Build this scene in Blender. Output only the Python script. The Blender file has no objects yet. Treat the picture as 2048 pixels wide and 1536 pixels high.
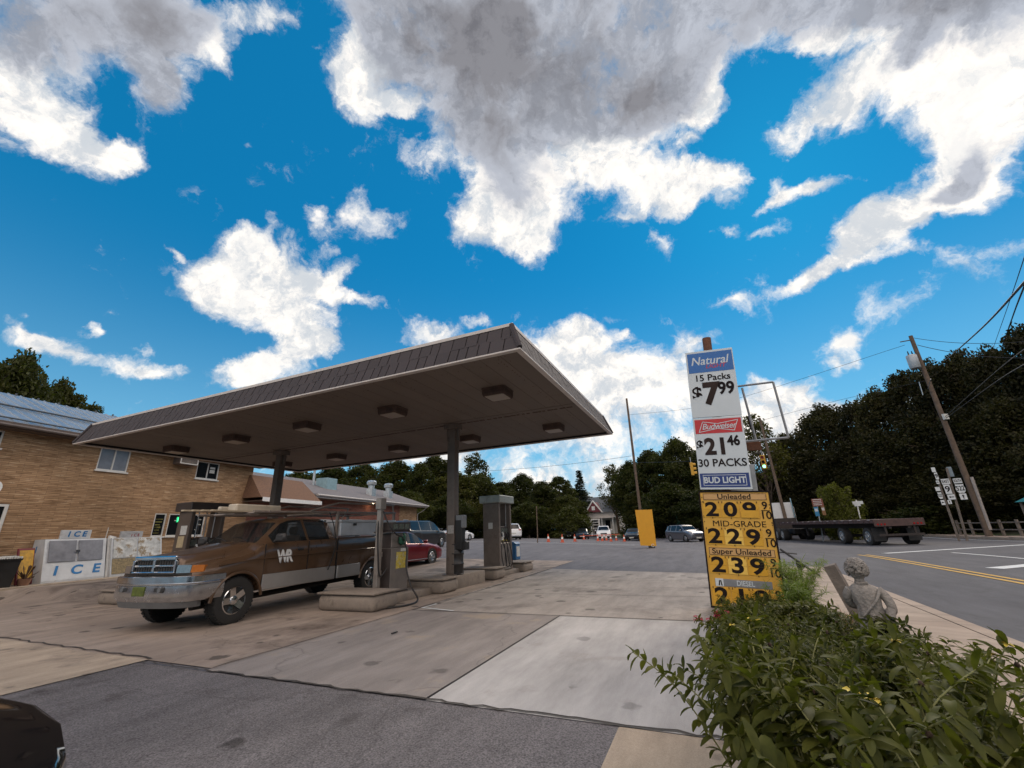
import bpy, bmesh, math, random
import numpy as np
from mathutils import Vector, Matrix, Euler
random.seed(7)
SC = bpy.context.scene
COL = SC.collection
# ------------------------------------------------------------------ camera
CAMH, FPX, PITCH, ROLL = 1.42, 844.552, 0.335, -0.04018
def cam_axes():
    f = Vector((0, math.cos(PITCH), math.sin(PITCH))); u = Vector((0, -math.sin(PITCH), math.cos(PITCH))); x = Vector((1, 0, 0))
    return x*math.cos(ROLL)+u*math.sin(ROLL), -x*math.sin(ROLL)+u*math.cos(ROLL), f
CX, CU, CF = cam_axes()
cd = bpy.data.cameras.new("camera"); cam = bpy.data.objects.new("camera", cd); COL.objects.link(cam)
cd.sensor_width = 36.0; cd.lens = FPX/2048*36.0; cd.clip_start = 0.05; cd.clip_end = 4000
m3 = Matrix((CX, CU, -CF)).transposed(); cam.matrix_world = Matrix.Translation((0, 0, CAMH)) @ m3.to_4x4()
SC.camera = cam
def look(px, py):
    return (CF*FPX + CX*(px-1024) - CU*(py-768)).normalized()
# ------------------------------------------------------------------ view
SC.render.engine = 'CYCLES'
SC.view_settings.view_transform = 'Standard'; SC.view_settings.look = 'None'
SC.view_settings.exposure = 0.10; SC.view_settings.gamma = 1.0
SC.cycles.max_bounces = 6; SC.cycles.transparent_max_bounces = 12
# ------------------------------------------------------------------ sun and sky
SUN_AZ, SUN_EL = math.radians(38), math.radians(38)       # clockwise from +Y
sl = bpy.data.lights.new("sun", 'SUN'); sun = bpy.data.objects.new("sun", sl); COL.objects.link(sun)
sl.energy = 1.3; sl.angle = math.radians(16); sl.color = (1.0, 0.86, 0.70)
sdir = Vector((math.sin(SUN_AZ)*math.cos(SUN_EL), math.cos(SUN_AZ)*math.cos(SUN_EL), math.sin(SUN_EL)))
sun.rotation_euler = sdir.to_track_quat('Z', 'Y').to_euler(); sun.location = (30, 30, 60)

def build_sky():
    w = bpy.data.worlds.new("World"); SC.world = w; w.use_nodes = True
    nt = w.node_tree; N = nt.nodes; L = nt.links; N.clear()
    def nd(t, **k):
        n = N.new(t)
        for a, b in k.items(): setattr(n, a, b)
        return n
    def val(sock, v):
        if hasattr(v, 'links'): L.new(v, sock)
        else: sock.default_value = v
    def ma(op, a, b=0.0, c=0.0, clamp=False):
        n = nd('ShaderNodeMath', operation=op, use_clamp=clamp); val(n.inputs[0], a); val(n.inputs[1], b)
        if op in ('MULTIPLY_ADD',): val(n.inputs[2], c)
        return n.outputs[0]
    def vm(op, a, b=None, s=None):
        n = nd('ShaderNodeVectorMath', operation=op); val(n.inputs[0], a)
        if b is not None: val(n.inputs[1], b)
        if s is not None: n.inputs['Scale'].default_value = s
        return n.outputs[1] if op in ('DOT_PRODUCT', 'LENGTH') else n.outputs[0]
    def sstep(x, a, b, lo=0.0, hi=1.0):
        n = nd('ShaderNodeMapRange', interpolation_type='SMOOTHSTEP'); val(n.inputs[0], x)
        n.inputs[1].default_value = a; n.inputs[2].default_value = b; n.inputs[3].default_value = lo; n.inputs[4].default_value = hi
        return n.outputs[0]
    def mixc(f, a, b, mode='MIX'):
        n = nd('ShaderNodeMix', data_type='RGBA', blend_type=mode); val(n.inputs[0], f); val(n.inputs[6], a); val(n.inputs[7], b)
        return n.outputs[2]
    def noise(vec, scale, detail, rough, dist=0.0):
        n = nd('ShaderNodeTexNoise'); L.new(vec, n.inputs['Vector']); n.inputs['Scale'].default_value = scale
        n.inputs['Detail'].default_value = detail; n.inputs['Roughness'].default_value = rough; n.inputs['Distortion'].default_value = dist
        return n
    d = nd('ShaderNodeTexCoord').outputs['Generated']
    sk = nd('ShaderNodeTexSky', sky_type='NISHITA'); sk.sun_disc = False
    sk.sun_elevation = SUN_EL; sk.sun_rotation = SUN_AZ; sk.air_density = 1.0; sk.dust_density = 0.15; sk.ozone_density = 2.0
    # cloud cover: soft masses in the sky, broken up by turbulence
    w1 = vm('SUBTRACT', noise(d, 5.0, 7, 0.62).outputs['Color'], (0.5, 0.5, 0.5))
    dw = vm('ADD', d, vm('SCALE', w1, s=0.15))
    big = noise(dw, 7.0, 11, 0.62).outputs['Fac']
    fine = noise(dw, 26.0, 8, 0.60).outputs['Fac']
    def blobsum(lst):
        acc = None
        for (px, py, rx, ry, ang, wt) in lst:
            K = 1.42
            c = look(px, py); a = math.radians(ang); ca, sa = math.cos(a), -math.sin(a)
            e1 = (look(px+rx*ca, py+rx*sa)-look(px-rx*ca, py-rx*sa))/2*K
            e2 = (look(px-ry*sa, py+ry*ca)-look(px+ry*sa, py-ry*ca))/2*K
            z = c.copy(); x = (e1-z*e1.dot(z)).normalized(); y = z.cross(x)
            R = Matrix((x, y, z)).transposed()
            m = nd('ShaderNodeMapping', vector_type='TEXTURE'); L.new(dw, m.inputs[0])
            m.inputs['Location'].default_value = c; m.inputs['Rotation'].default_value = R.to_euler('XYZ')
            m.inputs['Scale'].default_value = (e1.length, e2.length, 2.0)
            g = nd('ShaderNodeTexGradient', gradient_type='SPHERICAL'); L.new(m.outputs[0], g.inputs[0])
            acc = ma('MULTIPLY_ADD', g.outputs['Fac'], wt, acc if acc is not None else 0.0)
        return acc
    S = blobsum(CLOUDS); Gm = blobsum(GREYS)
    tot = ma('ADD', ma('MINIMUM', S, 1.1), ma('MINIMUM', Gm, 1.0))
    # unseen sky behind the viewer: extra broken cloud added as fill light
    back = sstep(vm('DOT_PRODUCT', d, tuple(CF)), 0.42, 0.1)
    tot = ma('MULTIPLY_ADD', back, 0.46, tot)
    dens = ma('MULTIPLY_ADD', ma('SUBTRACT', big, 0.5), 1.5, tot)
    dens = ma('MULTIPLY_ADD', ma('SUBTRACT', fine, 0.5), 0.95, dens)
    wisp = noise(dw, 15.0, 10, 0.68).outputs['Fac']
    dens = ma('MULTIPLY_ADD', ma('SUBTRACT', wisp, 0.5), 0.75, dens)
    alpha = sstep(dens, 0.19, 0.86)
    thick = ma('MULTIPLY_ADD', ma('SUBTRACT', big, 0.5), 1.1, ma('ADD', Gm, ma('MULTIPLY', back, 0.12)))
    thick = ma('MULTIPLY_ADD', ma('SUBTRACT', fine, 0.5), 0.25, thick)
    # relief: how the cloud body falls off towards the sun decides its lit and shaded sides
    off = tuple((sdir*0.055+Vector((0, 0, 0.02))))
    big2 = noise(vm('ADD', dw, off), 7.0, 6, 0.62).outputs['Fac']; wisp2 = noise(vm('ADD', dw, tuple(Vector(off)*0.45)), 15.0, 6, 0.68).outputs['Fac']
    rel = ma('ADD', ma('MULTIPLY', ma('SUBTRACT', big2, big), 2.6), ma('MULTIPLY', ma('SUBTRACT', wisp2, wisp), 1.7))
    shade = sstep(rel, -0.22, 0.42)
    grey = sstep(thick, 0.30, 0.74)
    inner = sstep(ma('MULTIPLY_ADD', ma('SUBTRACT', fine, 0.5), 1.5, ma('SUBTRACT', 1.75, ma('MULTIPLY', wisp, 2.8))), 0.10, 0.80, 0.0, 0.8)
    white = mixc(ma('MULTIPLY', shade, 0.75), mixc(ma('MULTIPLY', inner, 0.45), (1.08, 1.02, 0.95, 1), (0.56, 0.63, 0.70, 1)), (0.50, 0.56, 0.63, 1))
    deep = sstep(thick, 0.55, 1.25)
    soft = noise(d, 3.3, 6, 0.6).outputs['Fac']
    deep = ma('MULTIPLY', sstep(thick, 0.45, 1.7), sstep(ma('MULTIPLY_ADD', ma('SUBTRACT', big, 0.5), 0.9, soft), 0.30, 0.68, 0.0, 1.2), clamp=True)
    gcol = mixc(deep, (0.50, 0.53, 0.60, 1), (0.25, 0.25, 0.275, 1))
    gcol = mixc(ma('MULTIPLY', shade, 0.8), gcol, mixc(deep, (0.30, 0.32, 0.37, 1), (0.15, 0.15, 0.17, 1)))
    ccol = mixc(grey, white, gcol)
    elv = nd('ShaderNodeSeparateXYZ'); L.new(d, elv.inputs[0])     # unseen rear sky: added bright warm cloud as fill, dimmed low for deeper shade
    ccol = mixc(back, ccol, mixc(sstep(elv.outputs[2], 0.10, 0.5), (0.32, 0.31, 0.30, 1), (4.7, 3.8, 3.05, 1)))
    sat = nd('ShaderNodeGamma'); L.new(mixc(1.0, sk.outputs[0], (0.085, 0.085, 0.085, 1), 'MULTIPLY'), sat.inputs[0]); sat.inputs[1].default_value = 1.0
    blue = mixc(1.0, sat.outputs[0], (SKY_TINT[0], SKY_TINT[1], SKY_TINT[2], 1), 'MULTIPLY')
    el = nd('ShaderNodeSeparateXYZ'); L.new(d, el.inputs[0])
    blue = mixc(0.5, blue, (0.005, 0.25, 0.56, 1))
    air = sstep(el.outputs[2], 0.68, -0.02)                      # paler air towards the horizon
    blue = mixc(ma('MULTIPLY', ma('POWER', air, 2.0), 0.75), blue, (0.33, 0.66, 0.85, 1))
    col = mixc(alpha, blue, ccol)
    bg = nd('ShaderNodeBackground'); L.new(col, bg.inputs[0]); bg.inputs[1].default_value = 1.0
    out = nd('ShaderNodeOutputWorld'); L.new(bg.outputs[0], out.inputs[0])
    w.cycles.sampling_method = 'MANUAL'; w.cycles.sample_map_resolution = 512
SKY_TINT = (0.06, 0.80, 1.12)
# cloud masses: bearing given as (x, y) on the photograph, half sizes, slope, weight
CLOUDS = [
 (60,205,125,85,-30,1), (150,270,120,55,-30,1), (245,300,55,30,-35,.8), (20,180,70,60,0,.8),
 (425,110,30,60,25,.8), (480,30,80,40,0,.45), (530,20,70,30,0,.4),
 (720,180,45,65,20,.9), (690,140,60,50,0,.6), (770,205,30,30,0,.7), (850,325,55,35,0,.55), (805,200,25,25,0,.6),
 (740,120,70,60,0,.4),
 (1040,420,95,95,0,.9), (1065,475,55,45,0,.8), (960,420,60,90,0,.6), (930,470,45,40,0,.5),
 (1260,350,120,80,-15,1), (1370,385,90,40,10,1), (1440,360,60,35,30,.7), (1180,320,70,60,0,.6),
 (1405,190,38,95,8,1), (1425,230,40,40,0,.7), (1380,130,40,60,0,.6), (1230,440,70,18,5,.5), (1100,240,60,80,0,.3),
 (1640,75,35,25,0,.8), (1700,150,70,70,0,.9), (1650,210,85,50,20,.95), (1560,260,60,35,40,.7), (1720,240,25,30,40,.5),
 (1900,190,130,85,0,1), (1990,150,80,90,0,.9), (1960,240,90,60,0,.8), (1840,160,60,60,0,.7), (1580,295,30,15,20,.45),
 (1640,375,110,20,14,.8), (1540,415,55,14,35,.6), (1545,375,30,20,0,.5), (1450,415,40,14,20,.5),
 (1960,310,120,50,25,.8), (1850,390,130,45,28,1), (1760,450,90,45,28,.95), (1700,520,120,35,28,.95), (1610,565,80,20,20,.8), (1820,510,90,18,12,.6), (1990,370,90,35,25,.8),
 (1480,610,30,18,0,.75), (1700,670,40,22,20,.5), (1715,720,45,25,0,.55),
 (450,540,110,65,-5,1), (560,560,120,60,-20,1), (520,615,130,50,-18,1), (610,660,70,50,-10,1), (640,560,60,28,-20,.85),
 (695,545,40,22,30,.7), (490,480,45,30,0,.7), (560,480,50,45,-40,.55), (540,430,28,25,-40,.45), (715,425,45,28,0,.72), (635,440,35,30,0,.5), (740,460,60,25,0,.4),
 (740,615,55,14,-25,.45), (357,488,13,12,0,.6), (520,360,22,25,0,.38),
 (90,675,75,25,-5,.95), (140,700,60,18,-25,.8), (240,730,80,28,-12,.95), (320,752,60,22,0,.75), (190,657,24,16,0,.75), (300,690,38,18,0,.5), (375,735,35,12,0,.5), (1850,590,260,50,16,.34), (1950,520,160,40,20,.3), (505,280,20,14,0,.45), (1300,475,40,20,0,.42), (1450,470,40,12,10,.42), (780,440,40,30,0,.4), (1330,500,22,26,0,.45),
 (560,725,110,35,8,1), (490,745,55,30,0,.9), (630,700,50,30,0,.8), (865,665,62,32,10,1), (960,650,30,14,0,.8),
 (1120,700,90,50,0,1), (1220,735,110,60,0,1.1), (1280,790,80,50,0,1), (1170,660,45,20,0,.6), (1250,675,18,12,0,.5), (1160,820,140,60,0,.8),
 (1380,680,45,40,0,.8), (1360,760,60,60,0,.8), (1580,765,62,30,0,.9), (1600,790,40,25,0,.7),
 (1690,690,45,40,0,.5), (1740,830,140,35,0,.95), (1620,835,90,40,0,.9), (1510,820,60,70,0,1), (1480,900,120,60,0,.8), (1400,880,80,80,0,.5),
 (980,930,200,50,5,.55), (1240,900,120,60,0,.6), (900,900,60,40,0,.5), (1120,990,200,50,0,.9), (800,880,120,50,0,.6), (500,900,300,60,0,.6),
 (1340,640,50,16,0,.3), (20,640,34,14,0,.5), (70,632,26,12,0,.48), (215,620,18,11,0,.48), (690,598,44,14,-15,.42), (1240,640,22,11,0,.42), (1530,470,50,16,20,.42), (620,400,30,20,0,.42), (1380,300,36,18,0,.42), (2000,720,60,20,0,.5)]
GREYS = [
 (60,60,170,95,-10,.9), (300,110,95,140,-12,1.05), (350,30,130,70,0,.8), (330,200,50,60,0,.7), (180,60,60,60,0,.6),
 (760,60,170,90,-15,.75), (900,140,170,140,-30,1.0), (1010,270,130,150,-10,.9), (1180,130,220,150,0,1.15), (1290,60,170,120,0,1.2), (1280,210,140,70,0,.8),
 (1000,30,250,90,0,1.0), (1010,400,60,60,0,.45),
 (1760,30,260,55,5,1.15), (1950,70,170,60,10,1.1), (1540,5,180,40,0,1.0), (1800,110,60,80,0,.7), (1480,100,50,50,0,.45),
 (1990,305,110,45,28,.85), (1900,365,100,28,28,.7), (1500,900,60,40,0,.0)]
build_sky()
#END_TOP
# ------------------------------------------------------------------ frames
A0 = Vector((0.154, 7.018, 0)); STA = math.radians(156.89-90)          # forecourt frame: v runs away, u runs left
BV = Vector((math.cos(STA), math.sin(STA), 0)); AU = Vector((-math.sin(STA), math.cos(STA), 0))
def st(v, u, z=0.0): return A0+BV*v+AU*u+Vector((0, 0, z))
W0 = Vector((-17.48, 15.43, 0.3)); WD = Vector((0.2508, 0.968, 0)).normalized(); WN = Vector((-WD.y, WD.x, 0)); WA = math.atan2(WD.y, WD.x)
def ss(a, b, x):
    t = min(1, max(0, (x-a)/(b-a))); return t*t*(3-2*t)
def T(x, y):
    far = min(.6, max(-.3, .45-.05*x))*ss(14, 34, y); left = .3*ss(-9, -14, x)
    return max(far, left) if far > 0 else far
def onground(px, py, dz=0.0):
    d = look(px, py); z = 0.0
    for _ in range(60):
        t = (z+dz-CAMH)/d.z; P = Vector((0, 0, CAMH))+d*t; z = .5*z+.5*T(P.x, P.y)
    return P
def at(px, py, D):
    d = look(px, py); return Vector((0, 0, CAMH))+d*(D/math.hypot(d.x, d.y))
def TST(v, u):
    p = st(v, u); return T(p.x, p.y)
# ------------------------------------------------------------------ scene helpers
def link(o, parent=None):
    COL.objects.link(o)
    if parent: o.parent = parent
    return o
def tag(o, label, cat, group=None):
    o['label'] = label; o['category'] = cat
    if group: o['group'] = group
    return o
def thing(name, label, cat, loc=(0, 0, 0), rz=0.0, group=None):
    o = bpy.data.objects.new(name, None); o.empty_display_size = .3; link(o)
    o.location = loc; o.rotation_euler = (0, 0, rz); return tag(o, label, cat, group)
def struct(o, kind='structure'):
    o['kind'] = kind; return o
def dup(root, loc, rz=None, label=None, scale=None, group=None):
    r = root.copy(); COL.objects.link(r); r.location = loc
    if rz is not None: r.rotation_euler = (0, 0, rz)
    if label: r['label'] = label
    if group: r['group'] = group
    if scale is not None: r.scale = scale if hasattr(scale, '__len__') else (scale,)*3
    for ch in root.children:
        c = ch.copy(); COL.objects.link(c); c.parent = r
        for g in ch.children:
            e = g.copy(); COL.objects.link(e); e.parent = c
    return r
class MB:
    def __init__(s): s.bm = bmesh.new()
    def _t(s, vs, M):
        if M is not None:
            for v in vs: v.co = M @ v.co
    def box(s, x0, x1, y0, y1, z0, z1, M=None, bevel=0, seg=1):
        vs = [s.bm.verts.new((x, y, z)) for z in (z0, z1) for x, y in ((x0, y0), (x1, y0), (x1, y1), (x0, y1))]
        fs = [s.bm.faces.new([vs[i] for i in f]) for f in ((3, 2, 1, 0), (4, 5, 6, 7), (0, 1, 5, 4), (1, 2, 6, 5), (2, 3, 7, 6), (3, 0, 4, 7))]
        if bevel:
            es = list({e for f in fs for e in f.edges})
            r = bmesh.ops.bevel(s.bm, geom=es, offset=bevel, segments=seg, affect='EDGES', profile=.5)
            vs = list({v for f in r['faces'] for v in f.verts} | {v for v in vs if v.is_valid})
        s._t(vs, M); return s
    def poly(s, pts, flip=False):
        vs = [s.bm.verts.new(p) for p in pts]
        s.bm.faces.new(vs[::-1] if flip else vs); return s
    def prism(s, pts, d, M=None):              # closed polygon (3d points) swept along vector d
        d = Vector(d); a = [s.bm.verts.new(p) for p in pts]; b = [s.bm.verts.new(Vector(p)+d) for p in pts]; n = len(a)
        s.bm.faces.new(a[::-1]); s.bm.faces.new(b)
        for i in range(n): s.bm.faces.new((a[i], a[(i+1) % n], b[(i+1) % n], b[i]))
        s._t(a+b, M); return s
    def rings(s, rs, caps=True, closed=True):
        R = [[s.bm.verts.new(p) for p in r] for r in rs]; n = len(R[0])
        for i in range(len(R)-1):
            for j in range(n if closed else n-1):
                s.bm.faces.new((R[i][j], R[i][(j+1) % n], R[i+1][(j+1) % n], R[i+1][j]))
        if caps and n > 2:
            s.bm.faces.new(R[0][::-1]); s.bm.faces.new(R[-1])
        return s
    def tube(s, path, r, seg=8, r1=None, caps=True):
        path = [Vector(p) for p in path]; n = len(path); rs = []; up = None
        for i, p in enumerate(path):
            t = (path[min(i+1, n-1)]-path[max(i-1, 0)]).normalized()
            if up is None: up = Vector((0, 0, 1)) if abs(t.z) < .9 else Vector((1, 0, 0))
            a = t.cross(up)
            if a.length < 1e-4: a = t.cross(Vector((1, 0, 0)))
            a.normalize(); b = a.cross(t).normalized(); up = b
            rr = r if r1 is None else r+(r1-r)*i/max(1, n-1)
            rs.append([p+(a*math.cos(k*2*math.pi/seg)+b*math.sin(k*2*math.pi/seg))*rr for k in range(seg)])
        return s.rings(rs, caps)
    def cyl(s, p0, p1, r, r1=None, seg=14): return s.tube([p0, p1], r, seg, r if r1 is None else r1)
    def lathe(s, prof, c=(0, 0, 0), seg=20, M=None, caps=True):
        c = Vector(c); rs = []
        for r, z in prof:
            ring = [c+Vector((r*math.cos(k*2*math.pi/seg), r*math.sin(k*2*math.pi/seg), z)) for k in range(seg)]
            if M is not None: ring = [M @ p for p in ring]
            rs.append(ring)
        return s.rings(rs, caps)
    def build(s, name, m, parent=None, smooth=None, bevel=0, seg=2):
        if bevel:
            es = [e for e in s.bm.edges if len(e.link_faces) == 2 and e.calc_face_angle(0) > .6]
            bmesh.ops.bevel(s.bm, geom=es, offset=bevel, segments=seg, affect='EDGES', profile=.5, clamp_overlap=True)
        me = bpy.data.meshes.new(name); bmesh.ops.recalc_face_normals(s.bm, faces=s.bm.faces) if smooth != 'raw' else None
        s.bm.to_mesh(me); s.bm.free()
        for x in (m if isinstance(m, (list, tuple)) else [m]): me.materials.append(x)
        if smooth:
            for p in me.polygons: p.use_smooth = True
            if smooth != 'raw':
                try: me.set_sharp_from_angle(angle=math.radians(smooth if smooth is not True and smooth > 1 else 40))
                except Exception: pass
        return link(bpy.data.objects.new(name, me), parent)
def frame(o, right, up):
    r = Vector(right).normalized(); u = Vector(up); n = r.cross(u).normalized(); u = n.cross(r)
    M = Matrix((r, u, n)).transposed().to_4x4(); M.translation = Vector(o); return M
def text(body, size, m, parent, M, name='lettering', bold=0.0, shear=0.0, align='CENTER', sx=1.0, ext=.002, space=1.0, fit=0):
    c = bpy.data.curves.new(name, 'FONT'); c.body = body; c.size = size; c.align_x = align; c.align_y = 'CENTER'
    c.offset = bold*size; c.shear = shear; c.extrude = ext; c.space_character = space; c.resolution_u = 4
    o = bpy.data.objects.new(name, c); COL.objects.link(o)
    dg = bpy.context.evaluated_depsgraph_get(); dg.update()
    me = bpy.data.meshes.new_from_object(o.evaluated_get(dg)); COL.objects.unlink(o); bpy.data.objects.remove(o)
    if fit and len(me.vertices):
        wx = max(v.co.x for v in me.vertices)-min(v.co.x for v in me.vertices); sx = min(sx, fit/max(wx, 1e-6))
    me.transform(M @ Matrix.Diagonal((sx, 1, 1, 1))); me.materials.clear(); me.materials.append(m); me.name = name
    return link(bpy.data.objects.new(name, me), parent)
# ------------------------------------------------------------------ materials
MATS = {}
def mat(name, col, rough=.6, metal=0.0, vary=.18, vs=5.0, bump=0.0, bs=60.0, coat=0.0, spec=.5, emit=0.0, alpha=1.0, rvary=.1, trans=0.0, stain=None, island=0.0):
    if name in MATS: return MATS[name]
    m = bpy.data.materials.new(name); m.use_nodes = True; nt = m.node_tree; N, L = nt.nodes, nt.links
    b = N['Principled BSDF']; tc = N.new('ShaderNodeTexCoord')
    c4 = (col[0], col[1], col[2], 1)
    no = N.new('ShaderNodeTexNoise'); no.inputs['Scale'].default_value = vs; no.inputs['Detail'].default_value = 6; no.inputs['Roughness'].default_value = .65
    L.new(tc.outputs['Object'], no.inputs['Vector'])
    mr = N.new('ShaderNodeMapRange'); mr.inputs[1].default_value = .3; mr.inputs[2].default_value = .7; mr.inputs[3].default_value = 1-vary; mr.inputs[4].default_value = 1+vary
    L.new(no.outputs['Fac'], mr.inputs[0])
    mx = N.new('ShaderNodeMix'); mx.data_type = 'RGBA'; mx.blend_type = 'MULTIPLY'; mx.inputs[0].default_value = 1; mx.inputs[6].default_value = c4
    L.new(mr.outputs[0], mx.inputs[7]); outc = mx.outputs[2]
    if stain:                                       # (colour, scale, low, high): worn or rusty patches
        n2 = N.new('ShaderNodeTexNoise'); n2.inputs['Scale'].default_value = stain[1]; n2.inputs['Detail'].default_value = 8; n2.inputs['Roughness'].default_value = .7
        L.new(tc.outputs['Object'], n2.inputs['Vector'])
        r2 = N.new('ShaderNodeMapRange'); r2.inputs[1].default_value = stain[2]; r2.inputs[2].default_value = stain[3]; L.new(n2.outputs['Fac'], r2.inputs[0])
        m2 = N.new('ShaderNodeMix'); m2.data_type = 'RGBA'; L.new(r2.outputs[0], m2.inputs[0]); L.new(outc, m2.inputs[6]); m2.inputs[7].default_value = (*stain[0], 1); outc = m2.outputs[2]
    if island:                                      # each separate piece its own shade
        gi = N.new('ShaderNodeNewGeometry'); ri = N.new('ShaderNodeMapRange'); L.new(gi.outputs['Random Per Island'], ri.inputs[0]); ri.inputs[3].default_value = 1-island; ri.inputs[4].default_value = 1+island
        mi = N.new('ShaderNodeMix'); mi.data_type = 'RGBA'; mi.blend_type = 'MULTIPLY'; mi.inputs[0].default_value = 1; L.new(outc, mi.inputs[6]); L.new(ri.outputs[0], mi.inputs[7]); outc = mi.outputs[2]
    L.new(outc, b.inputs['Base Color'])
    rr = N.new('ShaderNodeMapRange'); rr.inputs[1].default_value = .3; rr.inputs[2].default_value = .7; rr.inputs[3].default_value = max(.02, rough-rvary); rr.inputs[4].default_value = min(1, rough+rvary)
    L.new(no.outputs['Fac'], rr.inputs[0]); L.new(rr.outputs[0], b.inputs['Roughness'])
    b.inputs['Metallic'].default_value = metal; b.inputs['Coat Weight'].default_value = coat; b.inputs['Coat Roughness'].default_value = .06
    b.inputs['Specular IOR Level'].default_value = spec
    if trans: b.inputs['Transmission Weight'].default_value = trans
    if alpha < 1: b.inputs['Alpha'].default_value = alpha
    if emit: b.inputs['Emission Color'].default_value = c4; b.inputs['Emission Strength'].default_value = emit
    if bump:
        n3 = N.new('ShaderNodeTexNoise'); n3.inputs['Scale'].default_value = bs; n3.inputs['Detail'].default_value = 5; L.new(tc.outputs['Object'], n3.inputs['Vector'])
        bp = N.new('ShaderNodeBump'); bp.inputs['Strength'].default_value = bump; bp.inputs['Distance'].default_value = .02
        L.new(n3.outputs['Fac'], bp.inputs['Height']); L.new(bp.outputs[0], b.inputs['Normal'])
    MATS[name] = m; return m
def nodes_of(m): return m.node_tree.nodes, m.node_tree.links
def ground_mat(name, c1, c2, big=.35, fine=120., speck=.25, rough=.85, cracks=0.0, stainc=None, stain=(.58, .72), stains=.9, bump=.35, spots=0.0):
    """worn paving: two tones in large patches, streaks, oil stains, aggregate speckle, hairline cracks"""
    m = bpy.data.materials.new(name); m.use_nodes = True; N, L = nodes_of(m); b = N['Principled BSDF']; tc = N.new('ShaderNodeTexCoord')
    def nz(s, d=8, r=.62, sc=None):
        n = N.new('ShaderNodeTexNoise'); n.inputs['Scale'].default_value = s; n.inputs['Detail'].default_value = d; n.inputs['Roughness'].default_value = r
        if sc:
            mp = N.new('ShaderNodeMapping'); mp.inputs['Rotation'].default_value = (0, 0, -STA); L.new(tc.outputs['Object'], mp.inputs[0])
            mp2 = N.new('ShaderNodeMapping'); mp2.inputs['Scale'].default_value = sc; L.new(mp.outputs[0], mp2.inputs[0]); L.new(mp2.outputs[0], n.inputs['Vector'])
        else: L.new(tc.outputs['Object'], n.inputs['Vector'])
        return n.outputs['Fac']
    def rng(x, a, bb, lo=0., hi=1.):
        r = N.new('ShaderNodeMapRange'); L.new(x, r.inputs[0]); r.inputs[1].default_value = a; r.inputs[2].default_value = bb; r.inputs[3].default_value = lo; r.inputs[4].default_value = hi; return r.outputs[0]
    def mix(f, a, c, mode='MIX'):
        x = N.new('ShaderNodeMix'); x.data_type = 'RGBA'; x.blend_type = mode
        for i, v in ((0, f), (6, a), (7, c)):
            if hasattr(v, 'links'): L.new(v, x.inputs[i])
            else: x.inputs[i].default_value = v
        return x.outputs[2]
    col = mix(rng(nz(big), .35, .65), (*c1, 1), (*c2, 1))
    col = mix(1.0, col, rng(nz(1.4, 8, .7, (.35, 1.6, 1)), .3, .7, .74, 1.24), 'MULTIPLY')
    if stainc: col = mix(rng(nz(stains, 9, .68), stain[0], stain[1], 0, .85), col, (*stainc, 1))
    if cracks:
        v = N.new('ShaderNodeTexVoronoi'); v.feature = 'DISTANCE_TO_EDGE'; v.inputs['Scale'].default_value = .32
        ad = N.new('ShaderNodeVectorMath'); ad.operation = 'ADD'; nn = N.new('ShaderNodeTexNoise'); nn.inputs['Scale'].default_value = 1.2; nn.inputs['Detail'].default_value = 6; L.new(tc.outputs['Object'], nn.inputs[0])
        L.new(tc.outputs['Object'], ad.inputs[0]); L.new(nn.outputs['Color'], ad.inputs[1]); L.new(ad.outputs[0], v.inputs[0])
        col = mix(rng(v.outputs['Distance'], .0, .006, cracks, 0), col, (.03, .027, .025, 1))
    if spots:                                       # oil drips
        for sc_, th in ((.7, .20), (2.3, .24)):
            v = N.new('ShaderNodeTexVoronoi'); v.inputs['Scale'].default_value = sc_; wv = N.new('ShaderNodeVectorMath'); wv.operation = 'MULTIPLY_ADD'; wn = N.new('ShaderNodeTexNoise'); wn.inputs['Scale'].default_value = sc_*4; wn.inputs['Detail'].default_value = 5
            L.new(tc.outputs['Object'], wn.inputs[0]); L.new(wn.outputs['Color'], wv.inputs[0]); wv.inputs[1].default_value = (.35/sc_,)*3; L.new(tc.outputs['Object'], wv.inputs[2]); L.new(wv.outputs[0], v.inputs[0])
            sr = N.new('ShaderNodeSeparateColor'); L.new(v.outputs['Color'], sr.inputs[0])
            dd = N.new('ShaderNodeMath'); dd.operation = 'MULTIPLY_ADD'; L.new(sr.outputs[0], dd.inputs[0]); dd.inputs[1].default_value = .55; L.new(v.outputs['Distance'], dd.inputs[2])
            col = mix(rng(dd.outputs[0], th, th+.09, spots, 0), col, (.03, .026, .024, 1))
    sp = nz(fine, 3, .8)
    col = mix(1.0, col, rng(sp, .3, .7, 1-speck, 1+speck), 'MULTIPLY')
    L.new(col, b.inputs['Base Color']); b.inputs['Roughness'].default_value = rough; b.inputs['Specular IOR Level'].default_value = .3
    bp = N.new('ShaderNodeBump'); bp.inputs['Strength'].default_value = bump; bp.inputs['Distance'].default_value = .008; L.new(sp, bp.inputs['Height']); L.new(bp.outputs[0], b.inputs['Normal'])
    return m
white = mat('white_paint', (.74, .74, .72), .5, vary=.06)
black = mat('black_paint', (.02, .02, .02), .45)
dark = mat('dark_void', (.012, .011, .011), .8)
rubber = mat('tyre_rubber', (.022, .021, .02), .85, bump=.3, bs=30)
chrome = mat('chrome', (.72, .74, .76), .14, 1.0, vary=.05)
alu = mat('aluminium', (.60, .62, .64), .32, 1.0, vary=.1)
steel = mat('galvanised_steel', (.42, .43, .44), .45, .8)
glass = mat('dark_glass', (.012, .014, .016), .06, 0, vary=.05, spec=.35, rvary=.02)
conc = mat('concrete', (.27, .245, .215), .85, vary=.2, vs=3, bump=.4, bs=70, stain=((.12, .10, .085), 2.2, .58, .75))
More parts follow.
